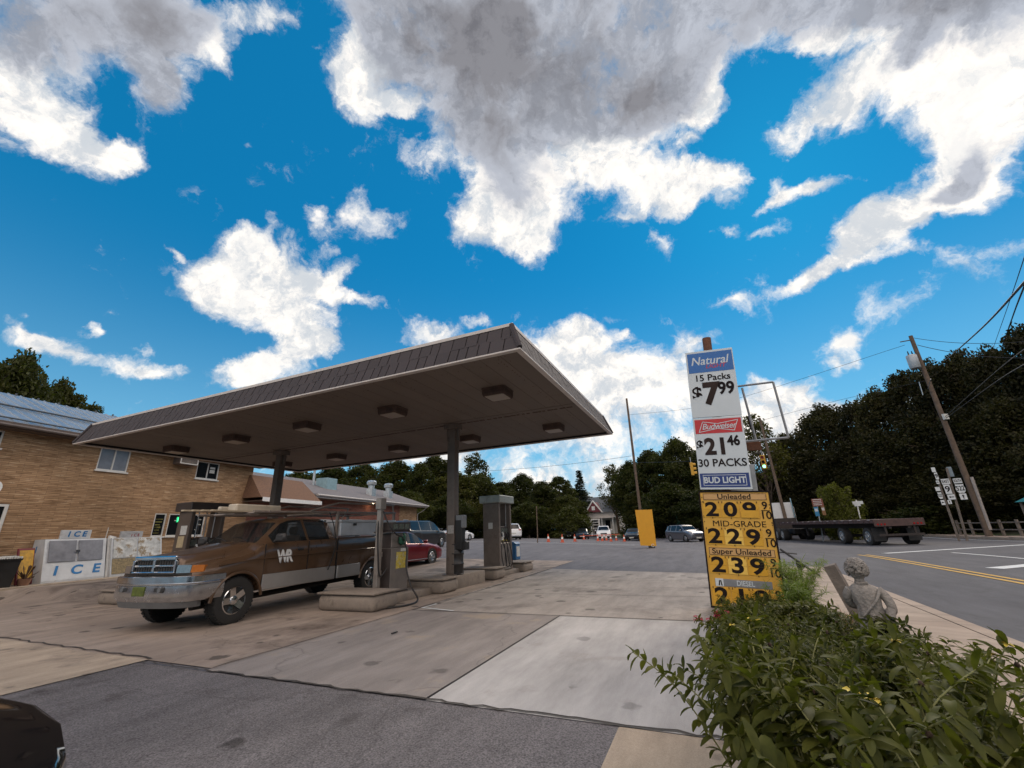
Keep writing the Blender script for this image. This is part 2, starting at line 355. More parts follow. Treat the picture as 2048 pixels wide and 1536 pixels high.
# ------------------------------------------------------------------ ground, paving, road
def gridmesh(name, xs, ys, fz, m, parent=None):
    nx, ny = len(xs), len(ys); vs = [fz(x, y) for y in ys for x in xs]
    fs = [(j*nx+i, j*nx+i+1, (j+1)*nx+i+1, (j+1)*nx+i) for j in range(ny-1) for i in range(nx-1)]
    me = bpy.data.meshes.new(name); me.from_pydata(vs, [], fs); me.materials.append(m)
    for p in me.polygons: p.use_smooth = True
    return struct(link(bpy.data.objects.new(name, me), parent))
def lin(a, b, step):
    n = max(1, int(math.ceil(abs(b-a)/step))); return [a+(b-a)*i/n for i in range(n+1)]
asph = ground_mat('asphalt_lot', (.105, .104, .115), (.145, .142, .152), big=.12, speck=.18, cracks=.5, stainc=(.07, .068, .07), stain=(.60, .74))
asph_near = ground_mat('asphalt_near', (.112, .104, .106), (.168, .156, .158), big=.35, fine=70, speck=.75, cracks=.3, stainc=(.042, .035, .032), stain=(.57, .70), stains=1.3, bump=1.0, spots=.75)
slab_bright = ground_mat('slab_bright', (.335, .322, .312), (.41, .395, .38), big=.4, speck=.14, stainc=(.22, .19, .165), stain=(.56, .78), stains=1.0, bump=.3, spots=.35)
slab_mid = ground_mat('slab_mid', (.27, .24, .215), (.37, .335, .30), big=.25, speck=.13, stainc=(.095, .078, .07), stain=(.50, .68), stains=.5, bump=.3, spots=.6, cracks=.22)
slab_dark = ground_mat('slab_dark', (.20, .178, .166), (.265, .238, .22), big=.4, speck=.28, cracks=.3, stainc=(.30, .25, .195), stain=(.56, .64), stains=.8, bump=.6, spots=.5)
lane_brown = ground_mat('lane_brown', (.235, .188, .155), (.35, .29, .24), big=.22, speck=.2, stainc=(.07, .05, .04), stain=(.51, .68), stains=.45, bump=.4, spots=.7, cracks=.3)
tan_strip = ground_mat('tan_concrete', (.33, .265, .20), (.41, .335, .255), big=.5, speck=.22, cracks=.5, stainc=(.15, .12, .10), stain=(.53, .68), stains=.9, spots=.4)
walk_tan = ground_mat('walk_tan', (.31, .245, .195), (.37, .30, .24), big=.6, speck=.12, stainc=(.2, .165, .135), stain=(.6, .75), stains=1.2, bump=.2)
road_m = ground_mat('road_asphalt', (.08, .08, .09), (.105, .105, .113), big=.15, speck=.2, cracks=.3, stainc=(.075, .073, .075), stain=(.58, .7))
soil = ground_mat('soil', (.05, .035, .024), (.08, .055, .038), speck=.5)
grass_m = ground_mat('grass_cover', (.035, .05, .014), (.075, .085, .028), big=.3, fine=60, speck=.5)
xs = sorted(set(lin(-220, -40, 12)+lin(-40, 60, 1.0)+lin(60, 420, 15))); ys = sorted(set(lin(-60, -10, 5)+lin(-10, 90, 1.0)+lin(90, 520, 14)))
gridmesh('ground', xs, ys, lambda x, y: (x, y, T(x, y)-.004), asph)
def sheet(name, v0, v1, u0, u1, dz, m, step=.6, fv0=None, fv1=None):
    nu = lin(u0, u1, step); nt = lin(0, 1, step/max(.1, abs(v1-v0)))
    def fz(t, u):
        a = fv0(u) if fv0 else v0; b = fv1(u) if fv1 else v1; p = st(a+(b-a)*t, u); return (p.x, p.y, T(p.x, p.y)+dz)
    return gridmesh(name, nt, nu, fz, m)
sheet('asphalt_apron', -14, -2.7, -2.2, 20, .004, asph_near)
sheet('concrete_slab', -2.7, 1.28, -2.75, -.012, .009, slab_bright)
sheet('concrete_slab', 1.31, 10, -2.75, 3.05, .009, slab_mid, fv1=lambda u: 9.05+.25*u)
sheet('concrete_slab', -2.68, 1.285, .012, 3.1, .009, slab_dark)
sheet('truck_lane', -2.55, 13.0, 3.1, 19.5, .008, lane_brown, fv0=lambda u: -2.6+max(0, u-6)*.03)
sheet('tan_paving', -3.9, -2.5, 4.4, 19, .013, tan_strip, fv0=lambda u: -3.95+.012*(u-4)**2, fv1=lambda u: -2.6+max(0, u-6)*.03)
sheet('tan_paving', -14, -2.72, -2.8, -1.75, .012, tan_strip)
joint = mat('joint_filler', (.045, .038, .033), .95)
def strip(name, path, w, dz, m):
    P = []
    for (a, b) in zip(path[:-1], path[1:]):
        n = max(1, int(math.dist(a, b)/.6))
        for i in range(n): P.append((a[0]+(b[0]-a[0])*i/n, a[1]+(b[1]-a[1])*i/n))
    P.append(path[-1]); Lf, Rt = [], []
    for i, p in enumerate(P):
        q0, q1 = P[max(0, i-1)], P[min(len(P)-1, i+1)]; d = Vector((q1[0]-q0[0], q1[1]-q0[1], 0)).normalized(); n = Vector((-d.y, d.x, 0))*w/2
        for Ls, s in ((Lf, 1), (Rt, -1)):
            q = st(p[0]+n.x*s, p[1]+n.y*s); Ls.append((q.x, q.y, T(q.x, q.y)+dz))
    me = bpy.data.meshes.new(name); k = len(P); me.from_pydata(Lf+Rt, [], [(i, i+1, k+i+1, k+i) for i in range(k-1)]); me.materials.append(m)
    return struct(link(bpy.data.objects.new(name, me)))
jr = random.Random(3)
def wob(a, b, amp=.02, n=14):
    return [(a[0]+(b[0]-a[0])*i/n+jr.uniform(-amp, amp), a[1]+(b[1]-a[1])*i/n+jr.uniform(-amp, amp)) for i in range(n+1)]
strip('paving_joint', wob((1.3, -2.75), (1.3, 3.1), .006), .018, .016, joint)
strip('paving_joint', wob((-2.69, -2.75), (-2.69, 4.4), .03, 60), .026, .018, joint)
strip('paving_joint', wob((-2.56, 4.4), (-2.3, 17), .035, 60), .03, .018, joint)
strip('paving_joint', wob((-2.7, 0), (1.3, 0), .004), .012, .016, joint)
strip('paving_joint', wob((3.75, -2.75), (3.75, 3.0), .005), .018, .016, joint)
strip('paving_joint', wob((6.5, -2.75), (6.5, 3.0), .005), .016, .016, joint)
strip('paving_joint', wob((-2.6, 3.1), (9.6, 3.1),   .02, 60), .02, .017, joint)
# bed, sidewalk, kerb, road
sheet('planting_soil', -10, 4.2, -4.05, -2.82, .05, soil)
def kerbbox(name, v0, v1, u0, u1, z0, z1, m, bev=.02):
    b = MB(); 
    for a, c in zip(lin(v0, v1, 3)[:-1], lin(v0, v1, 3)[1:]):
        za, zb = TST((a+c)/2, u0), 0
        b.box(a+.004, c-.004, u0, u1, z0+za, z1+za)
    o = b.build(name, m, bevel=bev, seg=1); o.location = A0; o.rotation_euler = (0, 0, STA); return struct(o)
kerbbox('sidewalk', -12, 9.4, -5.26, -4.06, -.05, .10, walk_tan, .012)
kerbbox('kerb', -12, 9.4, -5.44, -5.27, -.05, .105, walk_tan)
kerbbox('bed_edging', -10, 3.9, -2.82, -2.74, -.02, .09, conc)
sheet('road', -40, 70, -19.0, -5.45, .003, road_m, step=1.5)
yellow_line = mat('yellow_marking', (.50, .30, .055), .8, vary=.25, vs=9, stain=((.13, .12, .11), 9, .60, .78))
white_line = mat('white_marking', (.60, .62, .62), .8, vary=.2, vs=9, stain=((.14, .14, .145), 7, .58, .78))
for du in (-.13, .13): strip('double_yellow_line', [(-12, -8.55+du), (6.6, -8.42+du), (16.1, -8.1+du)], .12, .012, yellow_line)
strip('stop_line', [(17.0, -9.1), (22.3, -15.9), (24, -18.6)], .34, .012, white_line)
strip('lane_line', [(16.6, -11.1), (12.8, -11.4), (-8, -12.2)], .14, .012, white_line)
strip('arrow_marking', [(9.7, -9.3), (10.5, -10.3), (11.3, -11.2)], .4, .013, white_line)
strip('edge_line', [(-12, -18.2), (40, -18.2)], .14, .012, white_line)
for c in (0, 1): strip('crosswalk_line', [(30+c*2.4, 3), (30+c*2.4, 22)], .25, .012, white_line)
strip('painted_guide', [(1.33, 2.15), (1.52, 3.0), (2.0, 2.97)], .07, .02, white_line)
strip('painted_guide', [(2.0, 3.02), (6.2, 3.12)], .05, .02, mat('worn_white', (.4, .38, .36), .9, stain=((.17, .15, .14), 4, .45, .6)))
kerbbox('kerb', -20, 60, -19.35, -19.0, -.05, .16, walk_tan)
kerbbox('sidewalk', -20, 60, -20.6, -19.36, -.05, .15, walk_tan, .012)
def HZ(v, u): return .17+ss(-21, -25, u)*.25+ss(-24, -75, u)*26*ss(-30, 10, v+20)+ss(-70, -200, u)*25
def hillz(v, u):
    p = st(v, u); return (p.x, p.y, T(p.x, p.y)+HZ(v, u)-.02*0)
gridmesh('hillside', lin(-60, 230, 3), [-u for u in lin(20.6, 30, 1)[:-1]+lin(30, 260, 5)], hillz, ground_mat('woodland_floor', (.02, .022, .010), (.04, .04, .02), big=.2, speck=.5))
sheet('verge', -25, 60, -23.5, -20.62, .19, grass_m, step=1)
sheet('footpath', -25, 60, -25.6, -23.5, .24+.16, road_m, step=1)
gridmesh('lawn', lin(17, 70, 2), lin(76, 118, 2), lambda x, y: (x, y, T(x, y)+.03+ss(76, 116, y)*1.6), grass_m)
# ------------------------------------------------------------------ canopy
def atz(px, py, z):
    d = look(px, py); return Vector((0, 0, CAMH))+d*((z-CAMH)/d.z)
def loc_st(P):
    d = P-A0; return d.dot(BV), d.dot(AU)
CW, CL, CH, FH, INS = 8.4, 15.2, 4.545, .62, .22
cr = random.Random(11)
shake = mat('canopy_shake', (.043, .034, .036), .8, vary=.2, vs=9, bump=.4, bs=40, island=.11)
soffit_m = mat('canopy_soffit', (.15, .12, .098), .75, vary=.12, vs=.8, bump=.1, bs=12, stain=((.12, .088, .068), 1.3, .54, .8), island=.05)
trim_m = mat('canopy_trim', (.55, .50, .46), .5, vary=.12)
rust_m = mat('rusty_brown', (.075, .045, .034), .8, vary=.3, vs=8, stain=((.05, .03, .025), 5, .5, .7))
lens_m = mat('lamp_lens', (.30, .25, .20), .4, vary=.15)
can = thing('station_canopy', 'big flat forecourt canopy with brown shingled fascia on two steel columns', 'canopy', A0, STA)
def fascia_pt(side, s, h, off):
    ins = INS*h/FH-off
    if side == 0: return Vector((ins, s, CH+h))          # towards the viewer
    if side == 1: return Vector((s, ins, CH+h))          # towards the road
    if side == 2: return Vector((CW-ins, s, CH+h))
    return Vector((s, CL-ins, CH+h))
b = MB()
for side in range(4):
    Ls = CL if side in (0, 2) else CW
    for (h0, h1, o0) in ((0, .335, .030), (.30, .60, .012)):
        s = 0.0
        while s < Ls-1e-3:
            w = cr.choice((.2, .24, .27, .31)); e = min(Ls, s+w); th = cr.uniform(0, .009); g = .011
            i0, i1 = INS*h0/FH, INS*h1/FH
            def cl(x, i): return min(max(x, i), Ls-i)
            drop = cr.uniform(0, .012)
            q = []
            for off in (o0+th, o0+th-.03):
                q.append([fascia_pt(side, cl(s+g, i0), h0-drop*(h0 > 0), off), fascia_pt(side, cl(e-g, i0), h0-drop*(h0 > 0), off),
                          fascia_pt(side, cl(e-g, i1), h1, off*.35), fascia_pt(side, cl(s+g, i1), h1, off*.35)])
            if (q[0][1]-q[0][0]).length > .012: b.rings([q[0], q[1]])
            s = e
    # backing
    bk = MB()
    bk.poly([fascia_pt(side, 0, 0, -.004), fascia_pt(side, Ls, 0, -.004), fascia_pt(side, Ls-INS, FH, -.004), fascia_pt(side, INS, FH, -.004)]); bk.build('fascia_backing', dark, can)
b.build('fascia', shake, can)
for (x, y) in ((0, 0), (0, CL), (CW, 0), (CW, CL)):            # hip caps
    sx = 1 if x == 0 else -1; sy = 1 if y == 0 else -1; b = MB()
    b.tube([(x-sx*.02, y-sy*.02, CH+.01), (x+sx*INS, y+sy*INS, CH+FH)], .055, 6); b.build('hip_cap', shake, can)
b = MB(); i = INS-.03
b.box(i, CW-i, i, i+.1, CH+FH-.03, CH+FH+.035).box(i, CW-i, CL-i-.1, CL-i, CH+FH-.03, CH+FH+.035).box(i, i+.1, i+.1, CL-i-.1, CH+FH-.03, CH+FH+.035).box(CW-i-.1, CW-i, i+.1, CL-i-.1, CH+FH-.03, CH+FH+.035)
b.build('roof_edge', trim_m, can, bevel=.006, seg=1)
MB().box(.3, CW-.3, .3, CL-.3, CH+FH-.10, CH+FH-.05).build('roof_deck', mat('roof_felt', (.12, .12, .12), .9), can)
# soffit of long pans with raised joints
b = MB(); sz = CH+.06; n = 34; pw = (CL-.16)/n
for k in range(n): b.box(.085, CW/2-.02, .08+k*pw+.004, .08+(k+1)*pw-.004, sz, sz+.02+cr.uniform(0, .003)); b.box(CW/2+.02, CW-.085, .08+k*pw+.004, .08+(k+1)*pw-.004, sz, sz+.02+cr.uniform(0, .003))
b.box(.1, CW-.1, .1, CL-.1, sz+.024, sz+.04)
nso = len(b.bm.faces)
y = .3
while y < CL-.3:
    w = cr.uniform(.06, .22); b.box(4.45+cr.uniform(-.01, .01), 4.51, y, y+w, sz-.012, sz+.01); y += w+cr.uniform(.015, .10)
for yy in (.62, 3.1, 7.4, 9.6, 12.4):
    for k in range(60):
        x = .3+k*.133
        if cr.random() < .45: b.box(x, x+.02, yy-.01, yy+.01, sz-.005, sz+.01)
for xx in (.35, .62, 2.9, 5.5, 7.7):
    for k in range(112):
        if cr.random() < .35: b.box(xx-.009, xx+.009, .3+k*.133, .32+k*.133, sz-.004, sz+.01)
sof = b.build('soffit', [soffit_m, rust_m], can)
for p in list(sof.data.polygons)[nso:]: p.material_index = 1
b = MB()
for (x0, x1, y0, y1) in ((.0, .075, .0, CL), (CW-.075, CW, 0, CL), (.076, CW-.076, 0, .075), (.076, CW-.076, CL-.075, CL)): b.box(x0-.035*(x0 == 0), x1+.035*(x1 == CW), y0-.035*(y0 == 0), y1+.035*(y1 == CL), CH-.03, CH-.002)
b.build('edge_trim', trim_m, can)
b = MB()
for (x0, x1, y0, y1) in ((.066, .078, .066, CL-.066), (CW-.078, CW-.066, .066, CL-.066), (.079, CW-.079, .066, .078), (.079, CW-.079, CL-.078, CL-.066)): b.box(x0, x1, y0, y1, CH-.0015, CH+.0595)
b.build('shadow_gap', dark, can)
for vv in (2.12, 6.3):
    for k in range(5):
        uu = 1.45+3.08*k; f = MB(); s0, s1, dz = .30, .24, .19
        def octo(s, z): c = s*.86; return [(vv+x, uu+y, z) for x, y in ((-s, -c), (-c, -s), (c, -s), (s, -c), (s, c), (c, s), (-c, s), (-s, c))]
        f.rings([octo(s0, sz+.01), octo(s0, sz-.02), octo(s0-.012, sz-.03), octo(s0-.012, sz-.14), octo(s0-.03, sz-dz)])
        fx = f.build('light_fixture', rust_m, can)
        f = MB().rings([octo(s0-.06, sz-dz-.002), octo(s0-.09, sz-dz-.012)]); f.build('lens', lens_m, fx)
COLS = ((4.5, 4.12), (4.55, 11.65))
col_m = mat('column_paint', (.155, .125, .105), .6, vary=.25, vs=3, stain=((.06, .035, .025), 3, .58, .75), bump=.1, bs=15)
for (cv, cu) in COLS:
    f = MB(); h = .13; z0 = .345
    f.box(cv-h, cv+h, cu-h, cu+h, z0+.02, sz-.16, bevel=.02, seg=2); f.box(cv-.2, cv+.2, cu-.2, cu+.2, z0, z0+.02)
    f.box(cv-.2, cv+.2, cu-.2, cu+.2, sz-.16, sz-.012); f.box(cv-.02, cv+.02, cu-.22, cu-.13, sz-.5, sz-.16); f.box(cv-.02, cv+.02, cu+.13, cu+.22, sz-.5, sz-.16)
    f.build('column', col_m, can, smooth=35)
plate = MB().box(4.5-.134, 4.5-.131, 4.0, 4.2, 1.42, 1.64); plate.build('notice_plate', mat('dirty_white', (.36, .34, .32), .6, vary=.3, vs=25), can)
# ------------------------------------------------------------------ pump islands
isl_m = mat('island_concrete', (.235, .195, .16), .88, vary=.22, vs=2.5, bump=.4, bs=55, stain=((.10, .08, .065), 2.6, .55, .74))
def island(v0, u0, label, lens=(.85, 1.75, .85), wide=1.5):
    t = thing('pump_island', label, 'pump island', st(v0, u0, 0), STA, 'concrete pump islands under the canopy')
    a, bb, c = lens
    MB().box(a-.05, a+bb+.05, -.42, .42, 0, .17, bevel=.03, seg=2).build('base_slab', isl_m, t, smooth=35)
    for (x0, x1) in ((0, a), (a+bb, a+bb+c)):
        f = MB(); w = wide/2
        f.box(x0, x1, -w, w, 0, .315, bevel=.11, seg=4); 
        f2 = MB().box(x0-.012, x1+.012, -w-.012, w+.012, .318, .355, bevel=.012, seg=2)
        e = f.build('end_block', isl_m, t, smooth=35); f2.build('cap_slab', isl_m, e, smooth=35)
    return t
island(.83, 4.42, 'concrete pump island with raised end blocks, nearest beside the brown pickup', (.8, 1.7, .8))
island(6.3, 4.3, 'concrete pump island under the pump with the pale roof, beyond the column', (.75, 1.6, .9), 1.3)
island(.4, 11.9, 'concrete pump island behind the brown pickup, its near block left of the bumper', (.8, 2.2, .8), 1.4)
for i, (cv, cu) in enumerate(COLS):
    t = thing('column_base', ('low concrete block under the column with the black drum' if i == 0 else 'low concrete block under the canopy column behind the pickup'), 'concrete block', st(cv+.45, cu+.05), STA)
    MB().box(-.75, .95, -.35, .55, 0, .34, bevel=.02, seg=2).build('block', isl_m, t, smooth=35)
# ------------------------------------------------------------------ pumps
pump_grey = mat('pump_grey', (.20, .175, .155), .5, .3, vary=.2, vs=4, stain=((.10, .075, .06), 4, .58, .78))
pump_dark = mat('pump_dark', (.05, .038, .034), .5, vary=.25, vs=4)
pump_panel = mat('pump_panel', (.30, .265, .235), .4, .4, vary=.2, vs=4)
disp_m = mat('pump_display', (.10, .115, .10), .25)
sticker_y = mat('sticker_yellow', (.50, .38, .05), .6, vary=.35, vs=22, stain=((.5, .48, .4), 18, .5, .62))
sticker_w = mat('sticker_white', (.55, .55, .52), .6, vary=.2, vs=30)
hose_m = mat('hose_rubber', (.015, .013, .013), .55)
def catmull(pts, n=8):
    pts = [Vector(p) for p in pts]; P = [pts[0]]+pts+[pts[-1]]; out = []
    for i in range(1, len(P)-2):
        for k in range(n):
            t = k/n; a, b_, c, d = P[i-1], P[i], P[i+1], P[i+2]
            out.append(.5*((2*b_)+(c-a)*t+(2*a-5*b_+4*c-d)*t*t+(-a+3*b_-3*c+d)*t**3))
    out.append(P[-2]); return out
def nozzle(mb, p, s, d=1):                                    # grip and spout hanging at p on the side s (+-y)
    x, y, z = p
    mb.tube([(x, y, z), (x+.02*d, y+s*.05, z+.02), (x+.05*d, y+s*.06, z+.13), (x+.03*d, y+s*.02, z+.2)], .026, 7)
    mb.box(x-.03, x+.05, y+s*.02-.025, y+s*.02+.05, z-.06, z+.05); mb.tube([(x-.02, y+s*.08, z-.04), (x-.01, y+s*.11, z+.04), (x+.03, y+s*.08, z+.12)], .008, 5)
# the small pump by the pickup
p1 = thing('fuel_pump', 'grey fuel pump beside the pickup with yellow sticker and green nozzle', 'fuel pump', st(2.40, 4.54, .17), STA)
MB().box(-.33, .33, -.24, .24, .02, .98, bevel=.012).build('cabinet', pump_grey, p1, smooth=35)
f = MB().box(-.338, -.331, -.235, .235, .03, .97).box(-.345, .345, -.26, .26, 0, .019); f.build('end_panel', pump_dark, p1)
f = MB().box(-.29, .29, -.2, .2, .982, 1.32, bevel=.01); f.build('nozzle_bay', pump_grey, p1); MB().box(-.297, -.2915, -.19, .19, .99, 1.31).build('bay_side', pump_dark, p1)
hd = MB().box(-.38, .38, -.27, .27, 1.33, 1.36).box(-.36, .36, -.25, .25, 1.362, 1.56, bevel=.015).build('head', pump_dark, p1, smooth=35)
for k in range(3): MB().box(-.32+k*.22, -.14+k*.22, -.258, -.252, 1.40, 1.52).build('display', disp_m, hd)
MB().box(-.14, .24, -.25, -.2405, .52, .88).build('sticker', sticker_y, p1)
f = MB().box(.02, .22, -.2505, -.2405, .89, .96); f.build('label_strip', sticker_w, p1)
nz = mat('nozzle_green', (.02, .10, .06), .45)
f = MB(); nozzle(f, (.05, -.235, 1.10), -1); f.box(-.06, .10, -.30, -.205, 1.06, 1.24, bevel=.03); f.build('nozzle', nz, p1, smooth=40)
f = MB().box(-.56, -.44, -.06, .06, -.02, 2.02, bevel=.01).box(-.60, -.40, -.08, .08, 1.86, 2.12, bevel=.01).box(-.45, -.38, -.03, .03, .4, .5).box(-.45, -.38, -.03, .03, .8, .9); f.build('hose_pole', pump_panel, p1)
f = MB(); f.tube(catmull([(-.5, -.08, 1.82), (-.48, -.22, 1.55), (-.36, -.36, 1.30), (-.12, -.36, 1.22), (.04, -.32, 1.14)], 8), .017, 8)
f.tube(catmull([(-.5, .03, 1.80), (-.58, -.02, 1.4), (-.60, -.08, .9), (-.52, -.1, .4), (-.40, -.2, .55)], 8), .017, 8)
f.tube(catmull([(.06, -.31, 1.08), (.10, -.36, .9), (.02, -.42, .55), (-.05, -.62, .16), (-.22, -.95, -.11), (-.75, -1.05, -.14), (-1.2, -.75, -.14), (-1.42, -.42, -.13)], 10), .019, 8)
f.build('hose', hose_m, p1, smooth=True)
# tall pumps with a roof on two end panels
def tall_pump(label, loc, header, body):
    t = thing('fuel_pump', label, 'fuel pump', loc, STA)
    for s in (-1, 1): MB().box(s*.46-.06, s*.46+.06, -.31, .31, 0, 2.2, bevel=.015).build('end_panel', body, t, smooth=35)
    MB().box(-.398, .398, -.29, .29, .02, .88, bevel=.008).build('cabinet', pump_panel, t)
    md = MB().box(-.398, .398, -.22, .22, .89, 1.42, bevel=.01).build('dispenser_head', pump_dark, t)
    for s in (-1, 1):
        for k in range(3):
            MB().box(-.35+k*.25, -.17+k*.25, s*.222-.003, s*.222+.003, 1.20, 1.36).build('display', disp_m, md)
            MB().box(-.34+k*.25, -.18+k*.25, s*.2225-.003, s*.2225+.003, .93, 1.02).build('grade_button', sticker_y, md)
        for x in (-.22, .05, .27):
            f = MB(); nozzle(f, (x, s*.235, 1.03), s); f.build('nozzle', white if (x < 0 and s < 0) else black, t, smooth=40)
            f = MB(); f.tube(catmull([(x, s*.26, .98), (x+.03, s*.36, .62), (x+.02, s*.40, .22), (x-.08, s*.34, .12), (x-.12, s*.30, .5), (x-.13, s*.295, .85)], 7), .014, 6); f.build('hose', hose_m, t, smooth=True)
    f = MB()
    for s in (-1, 1):
        for x in (-.25, .25): f.tube([(x, s*.2, 1.4), (x, s*.22, 2.22)], .018, 6)
    f.build('overhead_pipe', steel, t)
    MB().box(-.62, .62, -.40, .40, 2.205, 2.46, bevel=.02).build('header', header, t, smooth=35)
    return t
hdr_pale = mat('header_pale', (.33, .36, .34), .5, vary=.18, vs=5, stain=((.16, .14, .12), 4, .58, .75))
tp = tall_pump('tall fuel pump with a pale grey roof panel, beyond the column and drum', st(7.75, 4.25, .17), hdr_pale, col_m)
MB().box(-.46-.0645, -.46-.0605, -.06, .10, 1.35, 1.55).build('sticker', sticker_w, tp)
dp = tall_pump('roofed fuel pump coloured dark as if backlit, before the brick store, behind the pickup hood', st(2.35, 12.0, .17), pump_dark, mat('pump_backlit_dark', (.10, .075, .06), .55, vary=.2))  # backlight shade put into darker header and panel colours than the other pump
for k, (z0, z1, m_) in enumerate(((1.52, 1.78, sticker_w), (1.16, 1.48, mat('sticker_tan', (.45, .36, .22), .6, vary=.2, vs=20)), (.74, 1.06, sticker_w))): MB().box(-.5245, -.5205, -.22+.05*k, .08+.05*k, z0, z1).build('sticker', m_, dp)
# drum, towel station, blue box
q = loc_st(atz(911, 1149, .345))
t = thing('oil_drum', 'black steel drum used as a bin on the block beside the canopy column', 'drum', st(q[0]+.05, q[1], .343), STA)
MB().lathe([(.0, 0), (.205, 0), (.205, .02), (.2, .025), (.2, .25), (.212, .265), (.212, .285), (.2, .3), (.2, .52), (.212, .535), (.212, .555), (.2, .57), (.2, .77), (.212, .78), (.212, .80), (.19, .80), (.185, .3), (0, .3)], seg=28).build('barrel', mat('drum_black', (.022, .02, .02), .4, vary=.3), t, smooth=40)
f = MB()
for k in range(4):
    a0, a1 = math.radians(-75+k*10), math.radians(-65+k*10)
    f.poly([(.2035*math.cos(x), .2035*math.sin(x), z) for x, z in ((a0, .31), (a1, .31), (a1, .5), (a0, .5))])
f.build('label', sticker_w, t)
q = st(4.5, 4.12)
t = thing('towel_station', 'black windshield washing station with grey towel box strapped to the column', 'towel dispenser', st(4.5, 3.93, .98), STA)
MB().box(-.11, .13, -.16, .05, 0, .8, bevel=.02).build('bucket_body', black, t, smooth=35)
MB().box(-.10, .14, -.2, .04, .58, .93, bevel=.02).build('towel_box', mat('towel_grey', (.2, .21, .22), .5), t, smooth=35)
MB().box(-.09, .12, -.30, -.162, .0, .22, bevel=.02).build('squeegee_tray', black, t)
q = loc_st(atz(1026, 1120, .355))
t = thing('washer_bin', 'blue box with a white label on the far end of the pump island', 'bin', st(q[0]+.1, q[1]+.05, .355), STA)
blue_m = mat('box_blue', (.02, .11, .25), .5)
f = MB().box(-.22, .22, -.24, .24, 0, .58, bevel=.02); f.prism([(-.23, -.25, .582), (-.23, .25, .582), (-.23, .16, .66), (-.23, -.16, .66)], (.46, 0, 0)); f.build('body', blue_m, t, smooth=35)
MB().box(-.16, .16, -.246, -.242, .12, .5).build('label', sticker_w, t)
# ------------------------------------------------------------------ brick store and the low building beside it
def brick_mat(name, c1, c2, mort, w=.42, h=.062, lite=(.56, .40, .25)):
    m = bpy.data.materials.new(name); m.use_nodes = True; N, L = nodes_of(m); b = N['Principled BSDF']; tc = N.new('ShaderNodeTexCoord')
    sx = N.new('ShaderNodeSeparateXYZ'); L.new(tc.outputs['Object'], sx.inputs[0]); ad = N.new('ShaderNodeMath'); ad.operation = 'ADD'
    L.new(sx.outputs[0], ad.inputs[0]); L.new(sx.outputs[1], ad.inputs[1]); cx = N.new('ShaderNodeCombineXYZ'); L.new(ad.outputs[0], cx.inputs[0]); L.new(sx.outputs[2], cx.inputs[1])
    def brick(w, h, off, freq):
        bt = N.new('ShaderNodeTexBrick'); L.new(cx.outputs[0], bt.inputs['Vector']); bt.inputs['Scale'].default_value = 1; bt.inputs['Brick Width'].default_value = w; bt.inputs['Row Height'].default_value = h
        bt.inputs['Mortar Size'].default_value = .0035; bt.inputs['Color1'].default_value = (0, 0, 0, 1); bt.inputs['Color2'].default_value = (1, 1, 1, 1); bt.inputs['Mortar'].default_value = (.5, .5, .5, 1); bt.offset = off; bt.offset_frequency = freq; return bt
    b1 = brick(w, h, .37, 3)
    nz = N.new('ShaderNodeTexNoise'); nz.inputs['Scale'].default_value = 1.0; nz.inputs['Detail'].default_value = 4; mp = N.new('ShaderNodeMapping'); mp.inputs['Scale'].default_value = (2.2, 15.5, 1); L.new(cx.outputs[0], mp.inputs[0]); L.new(mp.outputs[0], nz.inputs[0])
    nb = N.new('ShaderNodeTexNoise'); nb.inputs['Scale'].default_value = .5; nb.inputs['Detail'].default_value = 5; L.new(cx.outputs[0], nb.inputs[0])
    def mix(f, a, c, mode='MIX'):
        x = N.new('ShaderNodeMix'); x.data_type = 'RGBA'; x.blend_type = mode
        for i, v in ((0, f), (6, a), (7, c)):
            if hasattr(v, 'links'): L.new(v, x.inputs[i])
            else: x.inputs[i].default_value = v
        return x.outputs[2]
    def rng(x, a, bb, lo=0., hi=1.):
        r = N.new('ShaderNodeMapRange'); L.new(x, r.inputs[0]); r.inputs[1].default_value = a; r.inputs[2].default_value = bb; r.inputs[3].default_value = lo; r.inputs[4].default_value = hi; return r.outputs[0]
    col = mix(b1.outputs['Color'], (*c1, 1), (*c2, 1))
    col = mix(rng(nz.outputs['Fac'], .58, .70, 0, .8), col, (*lite, 1)); col = mix(rng(nz.outputs['Fac'], .44, .34, 0, .75), col, (c2[0]*.6, c2[1]*.55, c2[2]*.5, 1))
    col = mix(1.0, col, rng(nb.outputs['Fac'], .3, .7, .78, 1.2), 'MULTIPLY')
    col = mix(b1.outputs['Fac'], col, (*mort, 1)); L.new(col, b.inputs['Base Color']); b.inputs['Roughness'].default_value = .9; b.inputs['Specular IOR Level'].default_value = .25
    bp = N.new('ShaderNodeBump'); bp.inputs['Strength'].default_value = .8; bp.inputs['Distance'].default_value = .015
    hh = N.new('ShaderNodeMath'); hh.operation = 'SUBTRACT'; L.new(nz.outputs['Fac'], hh.inputs[0]); L.new(b1.outputs['Fac'], hh.inputs[1]); L.new(hh.outputs[0], bp.inputs['Height']); L.new(bp.outputs[0], b.inputs['Normal'])
    return m
brick = brick_mat('tan_stone_brick', (.42, .265, .148), (.29, .175, .094), (.16, .105, .07))
brick_red = brick_mat('red_brick', (.30, .12, .085), (.22, .085, .06), (.2, .15, .12), .21, .075, (.36, .17, .12))
metal_roof = mat('sky_tinted_metal_roof', (.30, .36, .42), .34, .55, vary=.12, vs=1.2, stain=((.16, .17, .19), 1.1, .56, .72))  # grey sheet metal; sky reflection put into the base as a blue tint
shingle = mat('grey_shingle', (.155, .14, .14), .8, vary=.3, vs=14, bump=.5, bs=35)
